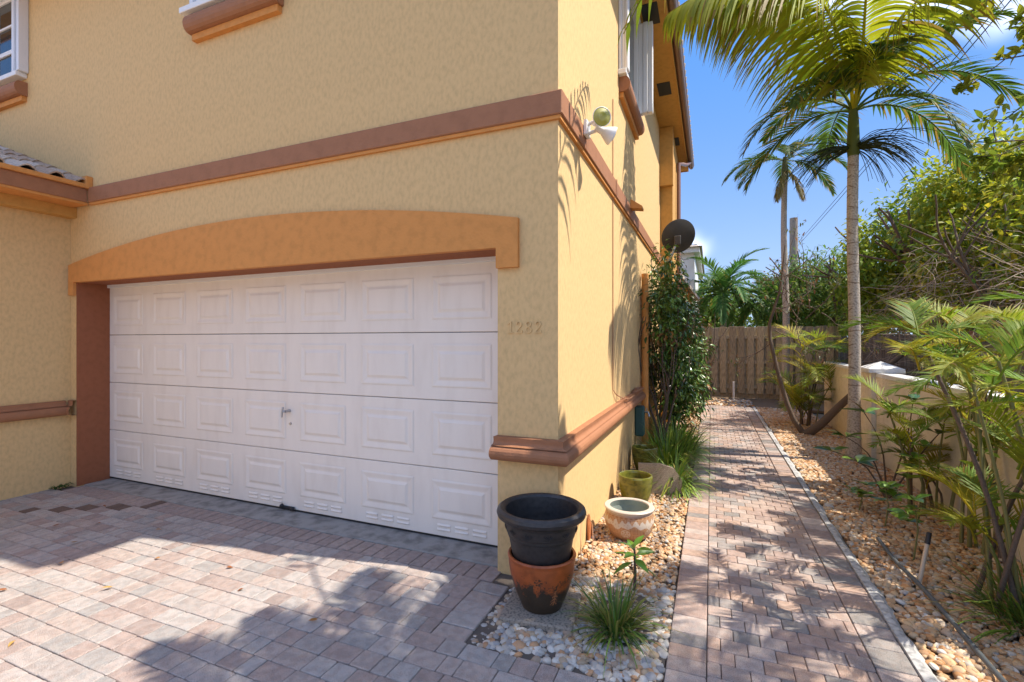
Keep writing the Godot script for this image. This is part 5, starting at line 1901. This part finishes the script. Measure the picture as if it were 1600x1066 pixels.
	for i in base.size():
		var a: Vector2 = base[i]; var b: Vector2 = base[(i + 1) % base.size()]
		g.quad(Vector3(a.x, a.y, -0.045), Vector3(b.x, b.y, -0.045), Vector3(b.x, b.y, 0.045), Vector3(a.x, a.y, 0.045), Vector3(b.y - a.y, a.x - b.x, 0))
	var cm := put("block", g, M.aggregate, cb)
	cm.rotation = Vector3(-0.12, 0.15, 0)

# ------------------------------------------------------------------ fittings on the wall and in the beds
func build_fittings() -> void:
	# twin floodlight on the band
	var fl := thing("flood_light", "twin white floodlight with yellow lens fixed on the brown band at the corner", "lamp", Vector3(WX + 0.035, 3.02, -3.40))
	var g := Geo.new()
	g.cham(Vector3(0.0005, -0.05, -0.05), Vector3(0.03, 0.06, 0.05), 0.006)
	put("bracket", g, M.white, fl)
	flood_head(fl, Vector3(0.03, 0.03, 0.02), Vector3(0.12, 0.03, 0.07), Vector3(0.55, -0.12, 0.83))
	flood_head(fl, Vector3(0.03, -0.02, -0.01), Vector3(0.15, -0.035, -0.02), Vector3(0.85, -0.45, -0.55))
	# small wedge shaped cap on the band
	g = Geo.new()
	var wd := thing("wedge_cap", "small orange wedge shaped cap on top of the brown band", "fitting", Vector3(WX + 0.036, 2.98, -5.55))
	g.quad(Vector3(0, 0.12, 0.05), Vector3(0, 0.12, -0.09), Vector3(0.13, 0.03, -0.09), Vector3(0.13, 0.03, 0.05), Vector3(0.6, 1, 0))
	g.quad(Vector3(0, 0.02, 0.05), Vector3(0, 0.02, -0.09), Vector3(0.13, 0.0, -0.09), Vector3(0.13, 0.0, 0.05), Vector3.DOWN)
	g.quad(Vector3(0, 0.12, 0.05), Vector3(0.13, 0.03, 0.05), Vector3(0.13, 0.0, 0.05), Vector3(0, 0.02, 0.05), Vector3.BACK)
	g.quad(Vector3(0, 0.12, -0.09), Vector3(0.13, 0.03, -0.09), Vector3(0.13, 0.0, -0.09), Vector3(0, 0.02, -0.09), Vector3.FORWARD)
	g.quad(Vector3(0.13, 0.03, 0.05), Vector3(0.13, 0.03, -0.09), Vector3(0.13, 0.0, -0.09), Vector3(0.13, 0.0, 0.05), Vector3.RIGHT)
	put("cap", g, M.stucco_ochre, wd)
	# cable down the wall
	var cb := thing("wall_cable", "thin brown cable running down the sunlit side wall to the rail", "cable", Vector3(WX, 0, -4.62))
	g = Geo.new()
	g.tube([Vector3(0.008, 3.82, 0), Vector3(0.008, 3.05, 0), Vector3(0.046, 3.04, 0), Vector3(0.046, 2.88, 0), Vector3(0.008, 2.87, 0), Vector3(0.008, 1.03, 0.0)], [0.005, 0.005, 0.005, 0.005, 0.005, 0.005], 6)
	g.tube(smooth([Vector3(0.008, 1.03, 0), Vector3(0.02, 0.97, -0.12), Vector3(0.07, 0.895, -0.45), Vector3(0.08, 0.89, -0.9)], 8), [0.005, 0.005, 0.005, 0.005, 0.005, 0.005, 0.005, 0.005, 0.005], 6)
	put("cable", g, M.cable, cb)
	var cc := thing("coiled_cable", "loops of brown cable resting on the far end of the rail", "cable", Vector3(WX + 0.04, 0.89, -5.9))
	g = Geo.new()
	for k in 5:
		var pts := []
		var rad := []
		for i in 17:
			var a := TAU * i / 16.0
			pts.append(Vector3(0.045 * cos(a) + 0.01 * k - 0.01, 0.01 + 0.006 * k, 0.16 * sin(a) - 0.03 * k))
			rad.append(0.004)
		g.tube(pts, rad, 5, false)
	put("loops", g, M.cable, cc)
	# painted downpipe in front of the shrub
	var dp := thing("yellow_pipe", "ochre painted vertical pipe standing at the wall before the shrub", "pipe", Vector3(WX + 0.06, 0, -6.62))
	g = Geo.new()
	g.tube([Vector3(0, -0.05, 0), Vector3(0, 2.4, 0)], [0.045, 0.045], 12)
	put("pipe", g, M.stucco_ochre, dp)
	# garden tap with dark housing
	var tp := thing("garden_tap", "dark teal tap housing low on the wall before the ochre pipe", "tap", Vector3(WX + 0.06, 0.62, -6.15))
	g = Geo.new()
	g.cham(Vector3(-0.06, -0.30, -0.07), Vector3(0.05, 0.07, 0.07), 0.015)
	put("housing", g, M.teal, tp)
	g = Geo.new()
	g.tube([Vector3(0.05, 0.0, 0.02), Vector3(0.10, 0.0, 0.04), Vector3(0.115, -0.05, 0.05)], [0.012, 0.012, 0.014], 8)
	g.tube([Vector3(0.08, 0.0, 0.03), Vector3(0.08, 0.05, 0.03)], [0.006, 0.006], 6)
	put("spout", g, M.steel, tp)
	# satellite dish
	var sd := thing("satellite_dish", "dark grey satellite dish on an arm above the wall shrub", "satellite dish", Vector3(WX, 2.62, -8.0))
	g = Geo.new()
	g.tube(smooth([Vector3(0.0, 0.0, 0.0), Vector3(0.18, 0.06, 0.02), Vector3(0.30, 0.22, 0.05), Vector3(0.37, 0.42, 0.05)], 8), [0.022, 0.022, 0.022, 0.022, 0.022, 0.022, 0.022, 0.022, 0.022], 8)
	put("arm", g, M.steel, sd)
	g = Geo.new()
	g.cham(Vector3(-0.05, -0.07, -0.05), Vector3(0.05, 0.07, 0.03), 0.01)
	var br := put("mount", g, M.dish, sd)
	br.position = Vector3(0.39, 0.46, 0.05)
	g = Geo.new()
	var pr := []
	for i in 9:
		pr.append([0.27 * i / 8.0, 0.055 * pow(i / 8.0, 2.0)])
	for i in range(8, -1, -1):
		pr.append([0.27 * i / 8.0 - 0.0 , 0.055 * pow(i / 8.0, 2.0) + 0.008])
	g.lathe(Vector3.ZERO, pr, 40)
	var di := put("reflector", g, M.dish, sd)
	di.position = Vector3(0.42, 0.52, 0.0)
	di.basis = Basis(Vector3(1, 0, 0), -1.15).rotated(Vector3.UP, 0.45).scaled(Vector3(1, 1, 1))
	# shard of clay and wire leaning on the wall
	var sh := thing("clay_shard", "reddish broken clay shard leaning on the wall by the stacked pots", "shard", Vector3(WX + 0.03, 0, -3.62))
	g = Geo.new()
	g.quad(Vector3(0.0, 0.0, -0.06), Vector3(0.0, 0.0, 0.06), Vector3(-0.018, 0.15, 0.03), Vector3(-0.02, 0.17, -0.03), Vector3.RIGHT)
	g.quad(Vector3(-0.012, 0.0, -0.06), Vector3(-0.012, 0.0, 0.06), Vector3(-0.026, 0.15, 0.03), Vector3(-0.028, 0.17, -0.03), Vector3.LEFT)
	g.quad(Vector3(0.0, 0.0, 0.06), Vector3(-0.018, 0.15, 0.03), Vector3(-0.026, 0.15, 0.03), Vector3(-0.012, 0.0, 0.06), Vector3.BACK)
	put("shard", g, M.terracotta, sh)
	var wi := thing("copper_wire", "thin copper wire hooped against the wall by the stacked pots", "wire", Vector3(WX + 0.05, 0, -3.3))
	g = Geo.new()
	g.tube(smooth([Vector3(0.03, -0.03, 0.18), Vector3(0.0, 0.12, 0.08), Vector3(-0.03, 0.22, -0.05), Vector3(-0.03, 0.24, -0.16), Vector3(0.02, 0.16, -0.19), Vector3(0.05, 0.06, -0.08), Vector3(0.06, -0.02, 0.05)], 18), Array(PackedFloat32Array([0.003, 0.003, 0.003, 0.003, 0.003, 0.003, 0.003, 0.003, 0.003, 0.003, 0.003, 0.003, 0.003, 0.003, 0.003, 0.003, 0.003, 0.003, 0.003])), 5)
	put("wire", g, M.copper, wi)
	# irrigation hose and riser in the right bed
	var hs := thing("irrigation_hose", "dark grey irrigation hose curving through the right gravel bed", "hose", Vector3(1.17, 0.0, -3.6))
	g = Geo.new()
	var hp := smooth([Vector3(-0.02, 0.03, -0.75), Vector3(-0.025, 0.022, -0.35), Vector3(0.0, 0.02, -0.05), Vector3(0.005, 0.02, 0.4), Vector3(0.005, 0.02, 0.85), Vector3(0.03, 0.02, 1.6), Vector3(0.08, 0.0, 2.6)], 40)
	var hr := []
	for i in hp.size():
		hr.append(0.0125)
	g.tube(hp, hr, 10)
	put("hose", g, M.hose, hs)
	var ps := thing("sprinkler_riser", "leaning beige plastic sprinkler riser with dark head beside the hose", "sprinkler", Vector3(1.19, -0.03, -3.72))
	g = Geo.new()
	g.tube([Vector3(0, 0, 0), Vector3(0.06, 0.26, -0.05)], [0.012, 0.012], 10)
	put("riser", g, M.pvc, ps)
	g = Geo.new()
	g.tube([Vector3(0.06, 0.26, -0.05), Vector3(0.075, 0.33, -0.063)], [0.015, 0.013], 10)
	put("sprinkler_head", g, M.dark, ps)
	# white marker stake by the fence
	var mk := thing("marker_stake", "thin white stake before the board fence", "stake", Vector3(0.53, 0, -13.4))
	g = Geo.new()
	g.cham(Vector3(-0.022, -0.05, -0.01), Vector3(0.022, 0.47, 0.01), 0.003)
	put("stake", g, M.white, mk)
	# utility pole and wires
	var up := thing("utility_pole", "grey utility pole far behind the slender palm", "pole", Vector3(2.55, 0, -18.4))
	g = Geo.new()
	g.tube([Vector3(0, -0.1, 0), Vector3(0, 5.6, 0)], [0.15, 0.12], 12)
	put("pole", g, M.bark, up)
	var ws := [[5.0, 5.95, 0.010, "upper power line crossing the blue sky at the right"], [5.0, 5.40, 0.016, "thick lower power line crossing above the tree crowns"], [4.0, 6.75, 0.009, "high power line running past the ringed palm crown"], [4.4, 7.4, 0.009, "topmost power line running behind the palm leaves"]]
	for w in ws:
		var t := thing("power_line", w[3], "wire", Vector3(w[0], w[1], -20), "power lines along the side fence")
		g = Geo.new()
		var pts := []
		var rad := []
		for i in 25:
			var zz := lerpf(24.0, -40.0, i / 24.0)
			pts.append(Vector3(0, -0.5 + pow((zz + 8.0) / 32.0, 2.0) * 0.5, zz))
			rad.append(w[2])
		g.tube(pts, rad, 6)
		put("wire", g, M.wire, t)

func flood_head(parent: Node, from: Vector3, at: Vector3, dir: Vector3) -> void:
	var head := Node3D.new()
	head.name = "lamp_head"
	parent.add_child(head, true)
	head.position = at
	head.basis = facing(dir)
	var g := Geo.new()
	var b := Basis(Vector3(1, 0, 0), PI / 2)          # lathe axis y to z
	g.lathe(Vector3.ZERO, [[0.0, -0.085], [0.024, -0.085], [0.027, -0.03], [0.036, -0.015], [0.060, 0.03], [0.067, 0.05], [0.064, 0.052], [0.06, 0.045]], 28)
	var sh := put("shell", g, M.white, head)
	sh.basis = b
	g = Geo.new()
	g.lathe(Vector3.ZERO, [[0.0625, 0.047], [0.058, 0.051], [0.03, 0.062], [0.0, 0.065]], 28)
	var ln := put("lens", g, M.lens, head)
	ln.basis = b
	g = Geo.new()
	var l := head.basis.inverse() * (from - at)
	g.tube([l, l * 0.5 + Vector3(0, 0.005, -0.02), Vector3(0, 0, -0.06)], [0.014, 0.012, 0.014], 8)
	put("swivel", g, M.white, head)

# ------------------------------------------------------------------ fallen leaves
func build_litter() -> void:
	var spots := [[65, 0.0, -4.35, -2.06], [0, 0, -4.05, -2.42], [0, 0, -4.62, -2.34], [0, 0, -3.5, -2.12], [0, 0, -4.05, -1.82], [0, 0, -3.35, -1.76], [0, 0, -3.9, -1.5], [0, 0, -3.85, -1.42], [0, 0, -3.2, -1.26], [0, 0, -2.95, -2.2], [0, 0, -2.6, -2.05], [0, 0, -1.95, -1.98], [0, 0, -5.1, -2.6], [0, 0, -4.9, -2.15]]
	var meshes := [leaf_mesh(0.055, 0.026, -0.2), leaf_mesh(0.04, 0.022, 0.3), leaf_mesh(0.07, 0.03, -0.3)]
	for s in spots:
		var o := put_mesh("fallen_leaf", meshes[rng.randi() % 3], M.dry_leaf[rng.randi() % 3])
		o.position = Vector3(s[2], 0.010, s[3])
		o.rotation = Vector3(rng.randf_range(-0.1, 0.1), rng.randf() * TAU, rng.randf_range(-0.15, 0.15))
		tag(o, "dry brown leaf lying on the driveway pavers", "leaf", "fallen leaves on the driveway")
	var ivy := thing("weed", "small green weed in the corner of wing wall and garage reveal", "plant", Vector3(-6.10, 0.0, -2.80))
	var xf := []
	var cl := []
	for i in 60:
		xf.append(Transform3D(facing(rand_dir() + Vector3(0, 0.6, 0)) * Basis.from_scale(Vector3.ONE * 0.03), Vector3(rng.randf_range(-0.04, 0.03), rng.randf_range(0, 0.03), rng.randf_range(-0.04, 0.14))))
		cl.append(vary(Color(0.06, 0.12, 0.02), 0.3))
	scatter("leaves", leaf_mesh(1.0, 0.6), xf, cl, M.leaf, ivy)
